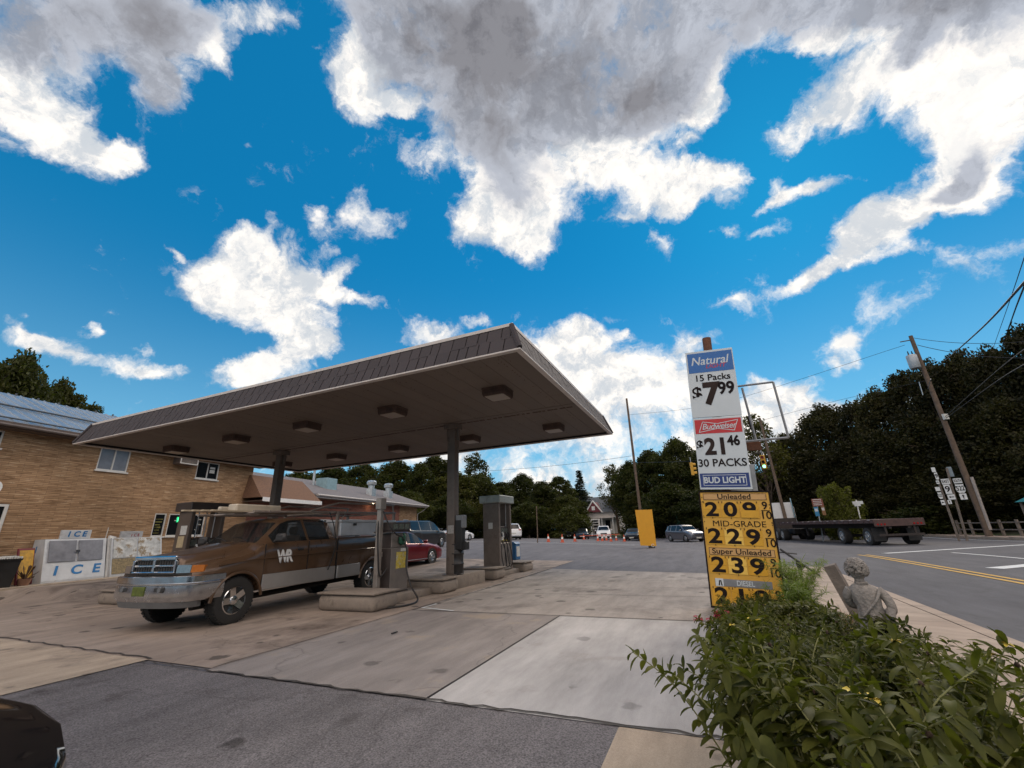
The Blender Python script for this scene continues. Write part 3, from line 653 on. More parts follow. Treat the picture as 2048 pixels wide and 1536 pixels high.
shingle_b = mat('brown_shingle', (.16, .085, .05), .85, vary=.35, vs=12, bump=.6, bs=35)
frame_w = mat('window_frame_white', (.62, .60, .56), .5, vary=.1)
curtain = mat('window_curtain', (.20, .22, .25), .18, vary=.15, vs=3, spec=.8)
fascia_br = mat('eave_brown', (.10, .07, .055), .7)
def wall(mb, x0, x1, z0, z1, y, holes=(), depth=.12):
    xs_ = sorted({x0, x1, *[h[0] for h in holes], *[h[1] for h in holes]}); zs_ = sorted({z0, z1, *[h[2] for h in holes], *[h[3] for h in holes]})
    for a, c in zip(xs_[:-1], xs_[1:]):
        for e, g in zip(zs_[:-1], zs_[1:]):
            mx, mz = (a+c)/2, (e+g)/2
            if any(h[0] < mx < h[1] and h[2] < mz < h[3] for h in holes): continue
            mb.poly([(a, y, e), (c, y, e), (c, y, g), (a, y, g)])
    for h in holes:
        a, c, e, g = h; d = y+depth
        mb.poly([(a, y, e), (a, d, e), (a, d, g), (a, y, g)]); mb.poly([(c, y, g), (c, d, g), (c, d, e), (c, y, e)])
        mb.poly([(a, y, g), (a, d, g), (c, d, g), (c, y, g)]); mb.poly([(a, y, e), (c, y, e), (c, d, e), (a, d, e)])
def window(parent, h, y, fm, gm, mull=1, sill=True, fw=.05):
    a, c, e, g = h; d0, d1 = y+.015, y+.075
    f = MB().box(a+.002, c-.002, d0, d1, e+.002, e+fw).box(a+.002, c-.002, d0, d1, g-fw, g-.002).box(a+.002, a+fw, d0, d1, e+fw, g-fw).box(c-fw, c-.002, d0, d1, e+fw, g-fw)
    for k in range(mull):
        x = a+(c-a)*(k+1)/(mull+1); f.box(x-.025, x+.025, d0, d1, e+fw, g-fw)
    w = f.build('window', fm, parent)
    MB().box(a+fw*.6, c-fw*.6, d1-.028, d1-.02, e+fw*.6, g-fw*.6).build('pane', gm, w)
    if sill: MB().box(a-.05, c+.05, y-.06, y+.012, e-.06, e-.002, bevel=.006, seg=1).build('sill', fm, w)
    return w
bs = thing('brick_store', 'two storey tan stone brick store with a grey metal roof tinted with reflected sky blue, left edge of the forecourt', 'building', W0, WA)
H2 = [(1.74, 2.88, 4.13, 5.06), (5.97, 7.2, 4.22, 5.08), (-2.5, -1.2, 4.5, 5.1)]
H1 = [(4.48, 5.0, 1.5, 2.5), (5.12, 6.93, 1.5, 2.5), (-1.55, -.45, 0.0, 2.68)]
f = MB(); wall(f, -9, 9.37, -.3, 5.36, 0, H2+H1); f.poly([(9.37, 0, -.3), (9.37, 8.5, -.3), (9.37, 8.5, 5.36), (9.37, 4.25, 7.36), (9.37, 0, 5.36)]); f.poly([(-9, 8.5, -.3), (-9, 0, -.3), (-9, 0, 5.36), (-9, 4.25, 7.36), (-9, 8.5, 5.36)]); f.poly([(9.37, 8.5, -.3), (-9, 8.5, -.3), (-9, 8.5, 5.36), (9.37, 8.5, 5.36)])
f.build('wall', brick, bs, smooth='raw')
window(bs, H2[0], 0, frame_w, curtain); w2 = window(bs, H2[1], 0, frame_w, glass); window(bs, H2[2], 0, frame_w, glass)
sg = MB().box(6.72, 7.0, .045, .052, 4.55, 4.72).box(6.72, 7.0, .045, .052, 4.76, 4.86); sg.build('window_notice', sticker_w, w2)
sw = window(bs, H1[0], 0, frame_w, glass, 0); sw2 = window(bs, H1[1], 0, frame_w, glass, 1)
pr = random.Random(5)
txt_y = mat('poster_ink', (.30, .27, .06), .6); txt_w = mat('poster_pale', (.5, .48, .42), .6)
f = MB()
for k in range(6): f.box(4.56+pr.uniform(0, .05), 4.9-pr.uniform(0, .1), .047, .052, 1.62+k*.12, 1.66+k*.12+pr.uniform(0, .03))
f.build('poster', txt_y, sw)
neon = mat('neon_green', (.05, .9, .30), .5, emit=2.2)
MB().box(5.52, 5.82, .03, .05, 2.12, 2.36, bevel=.01).build('neon_sign', mat('neon_field', (.02, .45, .16), .5, emit=.9), sw2)
f = MB().box(5.56, 5.60, .022, .029, 2.16, 2.32).box(5.66, 5.70, .022, .029, 2.16, 2.32).box(5.74, 5.78, .022, .029, 2.16, 2.32); f.build('neon_tube', neon, sw2)
f = MB()
for (x0, x1, z0, z1) in ((6.2, 6.5, 1.8, 2.35), (6.55, 6.8, 2.1, 2.4), (5.2, 5.42, 1.6, 2.1), (5.5, 5.9, 1.6, 1.95)):
    f.box(x0, x1, .048, .052, z0, z1)
f.build('poster', mat('poster_brown', (.22, .12, .06), .5, vary=.5, vs=12), sw2)
f = MB()
for k in range(9):
    x = 5.2+pr.uniform(0, 1.5); z = 1.62+pr.uniform(0, .7); f.box(x, x+pr.uniform(.06, .2), .041, .045, z, z+.035)
f.build('poster_print', txt_w, sw2)
dr = MB().box(-1.55, -1.45, .01, .08, 0, 2.66).box(-.55, -.452, .01, .08, 0, 2.66).box(-1.45, -.55, .01, .08, 2.58, 2.66).build('door_frame', frame_w, bs)
MB().box(-1.449, -.551, .03, .05, 0, 2.579).build('door', glass, bs)
MB().box(4.74, 5.66, -.42, .02, 4.74, 5.10, bevel=.01).build('window_cooler', mat('cooler_case', (.13, .10, .085), .6, vary=.3), bs)
wc = MB().box(4.76, 5.64, -.438, -.422, 4.76, 4.80).box(4.76, 5.64, -.438, -.422, 5.04, 5.08).box(4.76, 4.80, -.438, -.422, 4.80, 5.04).box(5.60, 5.64, -.438, -.422, 4.80, 5.04)
wc.build('cooler_frame', frame_w, bs); f = MB()
for k in range(12): f.box(4.802, 5.598, -.432, -.424, 4.805+k*.0195, 4.817+k*.0195)
f.build('cooler_grille', mat('grille_brown', (.20, .165, .14), .6), bs)
text('P', 1.0, white, bs, frame((-1.12, -.06, 3.0), (1, 0, 0), (0, 0, 1)), 'channel_letter', bold=.04, ext=.05)
# roof: gable of standing seam sheets
def slope(y0, z0, y1, z1, x0, x1, th=.05):
    return [(x0, y0, z0), (x1, y0, z0), (x1, y1, z1), (x0, y1, z1)]
f = MB(); f.prism(slope(-.45, 5.30, 4.25, 7.42, -9.4, 9.75), (0, 0, .05)); f.prism(slope(8.95, 5.30, 4.25, 7.42, -9.4, 9.75)[::-1], (0, 0, .05))
for k in range(48):
    x = -9.35+k*.405; f.prism([(x-.018, -.45, 5.35), (x+.018, -.45, 5.35), (x+.018, 4.25, 7.47), (x-.018, 4.25, 7.47)], (0, 0, .035))
rf = f.build('roof', metal_roof, bs)
f = MB().tube([(-9.4, 1.75, 6.40), (9.75, 1.75, 6.40)], .035, 6).tube([(-9.4, -.2, 5.53), (9.75, -.2, 5.53)], .03, 6); f.build('snow_rail', mat('rail_dark', (.07, .08, .09), .6), rf)
f = MB()
for k in range(26): x = -9+k*.74; f.box(x-.02, x+.02, 4.18, 4.26, 7.46, 7.54)
f.build('ridge_clip', mat('rail_dark', (.07, .08, .09), .6), rf)
f = MB().box(-9.4, 9.75, -.47, -.452, 5.14, 5.36); f.box(-9.4, 9.75, -.45, 0, 5.14, 5.16); f.build('eave', fascia_br, bs)
f = MB(); f.tube([(-9.4, -.53, 5.24), (9.75, -.53, 5.2)], .055, 8); f.build('gutter', mat('gutter_brown', (.11, .085, .075), .5), bs, smooth=True)
# low building
lb = thing('low_building', 'low brick building with grey shingle roof and brown porch, beyond the pickup', 'building', W0, WA)
LH = [(18.6, 20.4, .9, 2.45), (22.0, 24.2, .9, 2.45), (27.0, 28.0, 1.3, 2.55), (11.2, 12.2, 0, 2.4), (15.2, 16.6, 1.1, 2.4)]
f = MB(); wall(f, 9.375, 17.5, -.1, 3.75, .01, [h for h in LH if h[0] < 17]); f.build('wall', brick_red, lb, smooth='raw')
f = MB(); wall(f, 17.5, 26.2, -.1, 3.75, .01, [h for h in LH if 17 < h[0] < 26]); f.build('wall', brick_red, lb, smooth='raw')
f = MB(); wall(f, 26.2, 29.6, -.1, 3.75, .01, [h for h in LH if h[0] > 26]); f.poly([(29.6, .01, -.1), (29.6, 8, -.1), (29.6, 8, 3.75), (29.6, 4, 5.45), (29.6, .01, 3.75)]); f.poly([(29.6, 8, -.1), (9.375, 8, -.1), (9.375, 8, 3.75), (29.6, 8, 3.75)]); f.build('wall', brick, lb, smooth='raw')
for i, h in enumerate(LH):
    if i == 3: MB().box(h[0]+.01, h[1]-.01, .06, .1, 0, 2.39).build('door', mat('door_red', (.12, .04, .03), .6), lb)
    else: window(lb, h, .01, frame_w, (curtain if i == 2 else glass), 1 if i != 2 else 0, False)
f = MB().box(27.2, 27.8, .02, .026, 1.6, 2.3); f.build('paper_notice', sticker_w, lb)
f = MB(); f.prism(slope(-.82, 3.86, 4, 5.56, 9.39, 30.35), (0, 0, .07)); f.prism(slope(8.8, 3.86, 4, 5.56, 9.39, 30.35)[::-1], (0, 0, .07)); rf = f.build('roof', shingle, lb)
f = MB()
for k in range(26): y = -.8+k*.185; z = 3.93+(y+.82)*1.7/4.82; f.prism([(9.39, y, z+.002), (30.35, y, z+.002), (30.35, y+.19, z+.07-.001), (9.39, y+.19, z+.07-.001)], (0, -.004, .010))
f.build('shingle_course', shingle, rf)
f = MB(); f.tube([(13.85, -.9, 3.88), (30.4, -.9, 3.84)], .07, 8); f.box(13.82, 30.36, -.835, -.822, 3.70, 3.92); f.build('gutter', mat('gutter_grey', (.40, .37, .35), .5, vary=.15), lb, smooth=35)
MB().box(9.4, 30.3, -.82, .0, 3.70, 3.715).build('eave_soffit', mat('eave_tan', (.2, .14, .10), .7), lb)
f = MB().tube([(30.33, -.86, 3.85), (30.0, -.5, 3.4), (29.66, -.06, 3.1), (29.66, -.06, 0)], .04, 6); f.build('downpipe', mat('gutter_grey', (.40, .37, .35), .5), lb, smooth=True)
lm = mat('lamp_glow', (1.0, .72, .42), .5, emit=9)
q = MB().lathe([(0, 3.60), (.05, 3.60), (.075, 3.65), (.05, 3.70), (0, 3.70)], (21.1, -.45, 0), 12).build('eave_lamp', lm, lb, smooth=True)
pl = bpy.data.lights.new('eave_lamp_light', 'POINT'); pl.energy = 3.5; pl.color = (1, .75, .45); pl.shadow_soft_size = .07
po = bpy.data.objects.new('eave_lamp_light', pl); COL.objects.link(po); po.parent = q; po.location = (21.1, -.45, 3.5)
# brown porch roof with white lower edge
f = MB(); f.rings([[(8.9, -1.3, 3.42), (13.75, -1.3, 3.42), (13.75, .0, 3.42), (8.9, .0, 3.42)], [(9.15, -.12, 4.72), (13.2, -.12, 4.72), (13.2, .0, 4.72), (9.15, .0, 4.72)]]); f.build('porch_roof', shingle_b, lb)
f = MB().box(9.0, 13.8, -1.34, -1.305, 3.20, 3.42).box(13.752, 13.79, -1.304, 0, 3.20, 3.42); f.build('porch_fascia', white, lb)
MB().box(8.95, 13.74, -1.3, -.01, 3.22, 3.26).build('porch_ceiling', fascia_br, lb)
vent_m = mat('vent_galvanised', (.52, .55, .56), .35, .7, vary=.2, vs=8)
for (x, y) in ((22.6, .8), (25.2, .7)):
    z = 3.93+(y+.82)*1.7/4.82; f = MB(); f.box(x-.3, x+.3, y-.3, y+.3, z-.15, z+.55); f.lathe([(0, z+.55), (.26, z+.55), (.26, z+.85), (.4, z+.9), (.42, z+1.12), (.3, z+1.25), (0, z+1.3)], (x, y, 0), 16); f.build('roof_vent', vent_m, lb, smooth=40)
f = MB().box(17.3, 18.5, 1.2, 2.2, 4.6, 5.5, bevel=.02); f.build('roof_unit', mat('unit_blue', (.22, .34, .38), .5, vary=.2), lb)
MB().cyl((16.8, 2, 4.8), (16.8, 2, 6.6), .09).build('vent_pipe', vent_m, lb, smooth=True)
# ------------------------------------------------------------------ things along the store wall
def wl(s, y, z=0.0): return W0+WD*s+WN*y+Vector((0, 0, z))
ice_w = mat('freezer_white', (.58, .59, .60), .45, vary=.12, vs=3, stain=((.34, .30, .27), 4, .62, .8))
ice_b = mat('ice_blue', (.01, .16, .40), .5); gasket = mat('freezer_panel', (.20, .20, .22), .4, .2)
def freezer(label, s0, w, art):
    t = thing('ice_freezer', label, 'ice freezer', wl(s0, -.95), WA)
    prof = [(0, .02), (0, .10), (.40, 1.47), (.93, 1.47), (.93, .02)]
    f = MB(); f.prism([(0, y, z) for y, z in prof], (w, 0, 0)); f.build('cabinet', ice_w, t, bevel=.025)
    up = Vector((0, .40, 1.37)).normalized(); nrm = Vector((1, 0, 0)).cross(up)
    def slab(name, x0, x1, h0, h1, th, m_, par):
        f = MB(); o = Vector((0, 0, .10)); A = [o+Vector((x, 0, 0))+up*h for x, h in ((x0, h0), (x1, h0), (x1, h1), (x0, h1))]; f.prism([a+nrm*.002 for a in A], nrm*th); return f.build(name, m_, par, bevel=.008)
    return t, slab, up, nrm
fz, slab, up, nrm = freezer('white slanted ice freezer with big blue ICE letters on its front', .52, 1.9, 1)
d1 = slab('door', .12, .92, .62, 1.36, .03, gasket, fz); d2 = slab('door', 1.0, 1.78, .62, 1.36, .03, gasket, fz)
slab('latch', .90, 1.02, .92, 1.0, .07, chrome, fz)
for k, ch in enumerate('ICE'): text(ch, .44, ice_b, fz, frame(Vector((.36+k*.62, 0, .10))+up*.30+nrm*.006, (1, 0, 0), up), 'letter', bold=.03, shear=.15, sx=1.15)
MB().box(.42, 1.36, .42, .50, 1.475, 1.78, bevel=.01).build('sign_board', ice_w, fz)
for k, ch in enumerate('ICE'): text(ch, .26, ice_b, fz, frame((.66+k*.24, .416, 1.63), (1, 0, 0), (0, 0, 1)), 'letter', bold=.03, shear=.1, sx=1.1)
f = MB().box(-.008, -.003, .48, .9, .75, 1.35); f.build('side_panel', ice_w, fz)
text('I', .3, ice_b, fz, frame((-.012, .7, 1.12), (0, -1, 0), (0, 0, 1)), 'letter', bold=.03)
fz2, slab, up, nrm = freezer('ice freezer covered with a faded winter scene picture and ICE sign', 2.62, 1.95, 2)
pic = mat('winter_picture', (.50, .50, .48), .5, vary=.5, vs=3, stain=((.26, .19, .11), 3.2, .52, .6)); leaf_pic = mat('leaf_picture', (.23, .17, .08), .6, vary=.6, vs=14)
slab('door', .06, .92, .62, 1.4, .02, pic, fz2); slab('door', .98, 1.88, .62, 1.4, .02, pic, fz2); slab('front_panel', .04, 1.9, .02, .6, .012, leaf_pic, fz2)
MB().box(.30, 1.15, .42, .50, 1.475, 1.72, bevel=.01).build('sign_board', mat('old_sign', (.42, .42, .42), .5, vary=.3), fz2)
for k, ch in enumerate('ICE'): text(ch, .15, mat('sign_red', (.28, .03, .04), .5), fz2, frame((.72+k*.13, .416, 1.56), (1, 0, 0), (0, 0, 1)), 'letter', bold=.02)
f = MB(); f.prism([(0, 0, .02), (.10, .05, .02), (.32, .5, 1.5), (.05, .45, 1.55)], (.05, -.02, .02)); o = f.build('propped_board', frame_w, None); o.location = wl(2.48, -.9); o.rotation_euler = (0, 0, WA); tag(o, 'narrow pale board leaning between the two ice freezers', 'board')
f = MB(); f.tube([(0, 0, 0), (.02, .02, 1.85)], .014, 6); f.box(-.1, .12, -.05, .06, 0, .12); o = f.build('broom', frame_w, None); o.location = wl(2.4, -.45, .02); o.rotation_euler = (.05, 0, WA); tag(o, 'broom with a pale stick standing behind the slanted ice freezer', 'broom')
# yellow and red salt bag display left of the freezer
t = thing('bag_display', 'slanted yellow and red display board beside the ice freezer', 'display board', wl(.2, -.8), WA+.3)
MB().box(-.32, .22, -.03, .03, .05, 1.22, M=Matrix.Rotation(-.22, 4, 'X'), bevel=.01).build('board', mat('board_red', (.16, .02, .03), .6), t)
MB().box(-.28, .18, -.036, -.031, .25, 1.15, M=Matrix.Rotation(-.22, 4, 'X')).build('front_sheet', mat('sheet_yellow', (.50, .27, .02), .6, vary=.4, vs=7), t)
bin_m = mat('bin_black', (.015, .014, .014), .5)
for k, (s, lab) in enumerate(((-.62, 'black rubbish bin with a white bag over its rim by the store door'),)):
    t = thing('rubbish_bin', lab, 'bin', wl(s, -1.0), WA); f = MB(); f.rings([[(x*w, y*w, z) for x, y in ((-.3, -.3), (.3, -.3), (.3, .3), (-.3, .3))] for w, z in ((.75, 0), (.95, .82), (1.02, .83), (1.02, .9))]); f.build('body', bin_m, t, bevel=.02)
    f = MB()
    for j in range(10): f.box(-.3+j*.06, -.25+j*.06, -.33+pr.uniform(-.02, .02), .3, .88, .93+pr.uniform(0, .05), bevel=.012)
    f.build('bag', sticker_w, t)
t = thing('rubbish_bin', 'plain dark rubbish bin half out of the photo at the left edge', 'bin', wl(-1.5, -1.25), WA); f = MB(); f.rings([[(x*w, y*w, z) for x, y in ((-.33, -.33), (.33, -.33), (.33, .33), (-.33, .33))] for w, z in ((.75, 0), (1, .85), (1, .93))]); f.build('body', bin_m, t, bevel=.02)
t = thing('planter_pot', 'small clay pot with a withered plant between bin and yellow display', 'plant pot', wl(.02, -1.05), WA)
MB().lathe([(0, 0), (.12, 0), (.17, .24), (.15, .24), (.13, .2), (0, .2)], seg=14).build('pot', mat('clay', (.25, .13, .08), .9), t, smooth=40)
f = MB()
for k in range(26):
    a = pr.uniform(0, 6.28); r = pr.uniform(.05, .28); z = .2+pr.uniform(.05, .4); f.poly([(0.02*math.cos(a), .02*math.sin(a), .2), (r*math.cos(a+.15), r*math.sin(a+.15), z), (r*1.2*math.cos(a), r*1.2*math.sin(a), z+.06), (r*math.cos(a-.15), r*math.sin(a-.15), z)])
f.build('foliage', mat('withered', (.09, .05, .03), .9), t)
b = MB(); b.box(-9, 9.3, -1.75, -.0, -.25, .03); o = b.build('store_pavement', tan_strip, None, bevel=.02); o.location = W0; o.rotation_euler = (0, 0, WA); struct(o)
# ------------------------------------------------------------------ price sign by the road
LEAN = math.radians(3.7)
ps = thing('price_sign', 'tall roadside sign with beer price boards above a yellow fuel price board', 'price sign', st(2.5, -2.42, .0))
ps.rotation_euler = (0, LEAN, STA-math.pi/2)
PSM = Matrix.Translation(ps.location) @ Euler((0, LEAN, STA-math.pi/2)).to_matrix().to_4x4(); PSI = PSM.inverted()
def on_v(px, py, v):
    d = look(px, py); o = Vector((0, 0, CAMH))-A0; t = (v-o.dot(BV))/d.dot(BV); return Vector((0, 0, CAMH))+d*t
def sloc(px, py, v): return PSI @ on_v(px, py, v)
yel = mat('price_yellow', (.60, .335, .05), .55, vary=.1, vs=2.5, stain=((.30, .15, .04), 3.0, .60, .85))
yel_p = mat('price_plate', (.52, .31, .12), .55, vary=.1, vs=4, stain=((.30, .17, .07), 6, .6, .8))
yel_a = mat('digit_yellow', (.60, .32, .022), .5, vary=.1, vs=5); yel_b = mat('digit_yellow_new', (.78, .50, .09), .45, vary=.08, vs=5)
board_w = mat('board_white', (.52, .57, .60), .45, vary=.05, vs=1.5); ink = mat('ink_black', (.014, .010, .010), .8, spec=.15); ink2 = mat('ink_faded', (.032, .022, .02), .8, vary=.5, vs=3, spec=.15)
b_nat = mat('board_blue', (.015, .115, .36), .45, vary=.08); b_bl = mat('board_navy', (.012, .035, .17), .45); b_red = mat('board_red_beer', (.46, .02, .025), .45, vary=.08); t_red = mat('red_letter', (.42, .03, .06), .5)
wood_pole = mat('rust_pole', (.125, .052, .028), .85, vary=.35, vs=7, bump=.5, bs=30)
MB().tube([(.47, .16, -.3), (.47, .16, 5.16)], .085, 16).build('pole', wood_pole, ps, smooth=35)
f = MB().box(-.015, 1.165, .0, .09, .02, .045).box(-.015, 1.165, 0, .09, 1.985, 2.01).box(-.015, .01, 0, .09, .046, 1.984).box(1.14, 1.165, 0, .09, .046, 1.984); f.build('board_frame', ink, ps)
MB().box(.011, 1.139, .012, .08, .047, 1.983).build('price_board', yel, ps)
def plate(x0, x1, z0, z1, m, name='plate', y=.006, par=None): return MB().box(x0, x1, y, .0115, z0, z1, bevel=.004, seg=1).build(name, m, par or ps)
def T2(s, size, x, z, m, par=None, name='lettering', y=.0045, **k): return text(s, size, m, par or ps, frame((x, y, z), (1, 0, 0), (0, 0, 1)), name, ext=.0015, **k)
def outline(x0, x1, z0, z1, m, w=.006, y=.004, par=None, name='border'):
    MB().box(x0, x1, y, .0055, z0, z0+w).box(x0, x1, y, .0055, z1-w, z1).box(x0, x0+w, y, .0055, z0+w, z1-w).box(x1-w, x1, y, .0055, z0+w, z1-w).build(name, m, par or ps)
def row(z0, z1, digs, half=None, new=()):
    xs0 = (.035, .345, .655); zm = (z0+z1)/2
    for i, d in enumerate(digs):
        x0 = xs0[i]; x1 = x0+.295
        p = MB().box(x0, x1, .004, .0115, zm+.002, z1, bevel=.003, seg=1).box(x0, x1, .004, .0115, z0, zm-.002, bevel=.003, seg=1).build('digit_flap', yel_b if i in new else yel_a, ps)
        T2(d, (z1-z0)*1.30, x0+.148, zm, ink, p, 'digit', y=.0025, bold=.03, sx=1.30)
        if half == i: MB().box(x0, x1, -.006, .0005, z0, zm-.001, bevel=.003, seg=1).build('blank_flap', yel_a, p)
        f = MB()
        for xx in (x0+.02, x1-.02): f.box(xx-.006, xx+.006, -.002, .0038, z1-.012, z1+.022)
        f.box(x0+.14, x0+.15, -.002, .0038, z0-.02, z0+.006); f.build('clip', ink2, p)
    f = T2('9', .185, 1.05, zm+.08, ink, None, 'fraction', bold=.012); T2('10', .185, 1.05, zm-.085, ink, None, 'fraction', bold=.012)
    MB().box(.985, 1.12, .003, .0115, zm-.006, zm+.004).build('fraction_bar', ink, ps)
for (z0, z1, s) in ((1.845, 1.965, 'Unleaded'), (.885, 1.015, 'Super Unleaded')):
    p = plate(.055, 1.10, z0, z1, yel_p, 'grade_plate'); outline(.06, 1.095, z0+.004, z1-.004, ink2, par=p); T2(s, .128, .575, (z0+z1)/2, ink, p, sx=1.14, bold=.012)
T2('MID-GRADE', .145, .60, 1.425, ink, None, 'grade_lettering', y=.009, sx=1.12, bold=0)
row(1.535, 1.80, '209', half=2); row(1.065, 1.335, '229', new=(1,)); row(.58, .85, '239', new=(1,)); row(.075, .345, '219')
p = plate(.10, .985, .375, .495, mat('diesel_grey', (.19, .20, .215), .5), 'diesel_strip'); MB().box(.105, .235, .001, .0055, .372, .50).build('emblem', board_w, p)
f = MB(); f.prism([(.15, -.001, .385), (.17, -.001, .385), (.185, -.001, .47), (.165, -.001, .47)], (0, .0018, 0)); f.prism([(.185, -.001, .47), (.20, -.001, .47), (.215, -.001, .385), (.195, -.001, .385)], (0, .0018, 0)); f.build('emblem_mark', ink, p)
T2('DIESEL', .115, .58, .435, board_w, p, bold=.02, sx=.82)
f = MB(); rr = random.Random(9)
for k in range(16): x = rr.choice((.03, 1.12, .9, .4)); z = rr.uniform(.1, 1.95); f.box(x, x+.012, .0065, .0115, z, z+rr.uniform(.015, .05))
f.build('rust_fleck', ink2, ps)
# beer boards
BX0, BX1 = .025, .905
def beer(z0, z1):
    return MB().box(BX0, BX1, -.012, .03, z0, z1, bevel=.006, seg=1).build('beer_board', board_w, ps)
u = beer(3.425, 4.83); yb = -.0125
def panel(x0, x1, z0, z1, m, par, name): return MB().box(x0, x1, -.0155, -.0122, z0, z1).build(name, m, par)
def TB(s, size, x, z, m, par, name='lettering', **k): return text(s, size, m, par, frame((x, -.0165, z), (1, 0, 0), (0, 0, 1)), name, ext=.0012, **k)
pn = panel(.055, .885, 4.36, 4.785, b_nat, u, 'brand_panel')
TB('Natural', .245, .455, 4.60, board_w, u, shear=.22, bold=.012, sx=.92); TB('LIGHT', .12, .56, 4.475, t_red, u, shear=.22, bold=.01, sx=1.1)
TB('15 Packs', .185, .475, 4.235, ink, u, bold=.015, sx=1.02)
TB('$', .36, .165, 3.915, ink, u, 'price', bold=.028); TB('7', .60, .42, 3.885, ink2, u, 'price', bold=.05, sx=.95); TB('99', .345, .70, 3.985, ink, u, 'price', bold=.03, sx=.86)
l = beer(2.035, 3.415)
panel(.055, .875, 3.10, 3.38, b_red, l, 'brand_panel')
# bow tie outline
def seg2(mb, a, b_, w, y0=-.0185, y1=-.0157):
    a, b_ = Vector((a[0], 0, a[1])), Vector((b_[0], 0, b_[1])); d = (b_-a).normalized(); n = Vector((-d.z, 0, d.x))*w/2
    mb.prism([Vector((p.x, y0, p.z)) for p in (a-n-d*w*.3, b_-n+d*w*.3, b_+n+d*w*.3, a+n-d*w*.3)], (0, y1-y0, 0))
f = MB(); P = [(.12, 3.13), (.20, 3.335), (.46, 3.285), (.82, 3.345), (.74, 3.14), (.46, 3.19)]
for a, c in zip(P, P[1:]+P[:1]): seg2(f, a, c, .012)
f.build('bow_tie_outline', board_w, l)
text('Budweiser', .165, board_w, l, frame((.475, -.0195, 3.235), (1, 0, .02), (0, 0, 1)), 'lettering', shear=.3, bold=.006, sx=.93, ext=.001, space=.92)
TB('$', .235, .105, 2.875, ink, l, 'price', bold=.03); TB('2', .43, .285, 2.83, ink2, l, 'price', bold=.042, sx=.92); TB('1', .43, .50, 2.83, ink2, l, 'price', bold=.042, sx=.9); TB('46', .26, .70, 2.935, ink, l, 'price', bold=.035, sx=.82)
TB('30 PACKS', .20, .455, 2.525, ink, l, bold=.018, sx=.98)
panel(.045, .875, 2.075, 2.335, b_bl, l, 'brand_panel')
f = MB()
for (a, c) in (((.10, 2.11), (.82, 2.11)), ((.82, 2.11), (.82, 2.30)), ((.82, 2.30), (.10, 2.30)), ((.10, 2.30), (.10, 2.11))): seg2(f, a, c, .009, -.0175)
f.build('panel_border', board_w, l); TB('BUD LIGHT', .155, .46, 2.203, board_w, l, bold=.03, sx=.90)
# cabinet seen behind the lower board and the empty frame beside it
MB().box(.45, 1.0, .27, .42, 1.95, 2.5, bevel=.01).build('rear_cabinet', board_w, ps)
MB().box(.92, 1.01, .25, .44, 1.90, 2.52, bevel=.01).build('rear_frame', mat('frame_grey', (.30, .31, .32), .5, .3), ps)
fr = mat('frame_grey', (.30, .31, .32), .5, .3); V = 3.1
f = MB(); c = [sloc(px, py, V) for px, py in ((1465, 774), (1546, 764), (1577, 875), (1478, 884))]
f.tube([c[0], c[1]], .022, 4); f.tube([c[1], c[2]], .022, 4); f.tube([c[2], c[3]], .022, 4); f.tube([sloc(1484, 776, V), sloc(1512, 880, V)], .022, 4)
f.build('side_frame', fr, ps)
f = MB(); f.tube([sloc(1440, 775, V), sloc(1466, 774, V)], .02, 4); f.tube([sloc(1440, 886, V), sloc(1480, 884, V)], .02, 4); f.build('frame_arm', fr, ps)
a, c = sloc(1494, 832, V), sloc(1501, 858, V); f = MB(); f.prism([a, a+Vector((.03, 0, 0)), c+Vector((.03, 0, 0)), c], (0, .02, 0)); f.build('hanging_plate', ink, ps)
a = sloc(1492, 884, V+.1); c = sloc(1524, 900, V+.1); MB().box(a.x, c.x, a.y, a.y+.05, min(a.z, c.z), max(a.z, c.z), bevel=.01).build('rusty_bracket', wood_pole, ps)
# ------------------------------------------------------------------ blank yellow sign board out on the lot
org = mat('blank_orange', (.62, .30, .015), .5, vary=.05)
q = onground(1297, 1096)
D = math.hypot(q.x, q.y)
t = thing('portable_sign', 'blank orange yellow board on a black foot, out on the far asphalt', 'sign board', q)
pts = [at(px, py, D)-q for px, py in ((1281, 1091), (1313, 1092), (1304, 1019), (1270, 1020))]
back = Vector((q.x, q.y, 0)).normalized()
MB().prism(pts, back*.08).build('board', org, t, bevel=.01)
a, c = at(1296, 1086, D)-q, at(1311, 1098, D)-q
f = MB(); f.prism([Vector((a.x, a.y, 0)), Vector((c.x, c.y, 0)), Vector((c.x, c.y, .38)), Vector((a.x, a.y, .38))], back*.5); f.build('foot', black, t, bevel=.02)
cc = (at(1306, 1091, D)-q)-back*.012; f = MB(); f.tube([cc+Vector((.09*math.cos(k*.628), 0, .09*math.sin(k*.628))) for k in range(11)], .016, 5); f.build('ring', white, t)
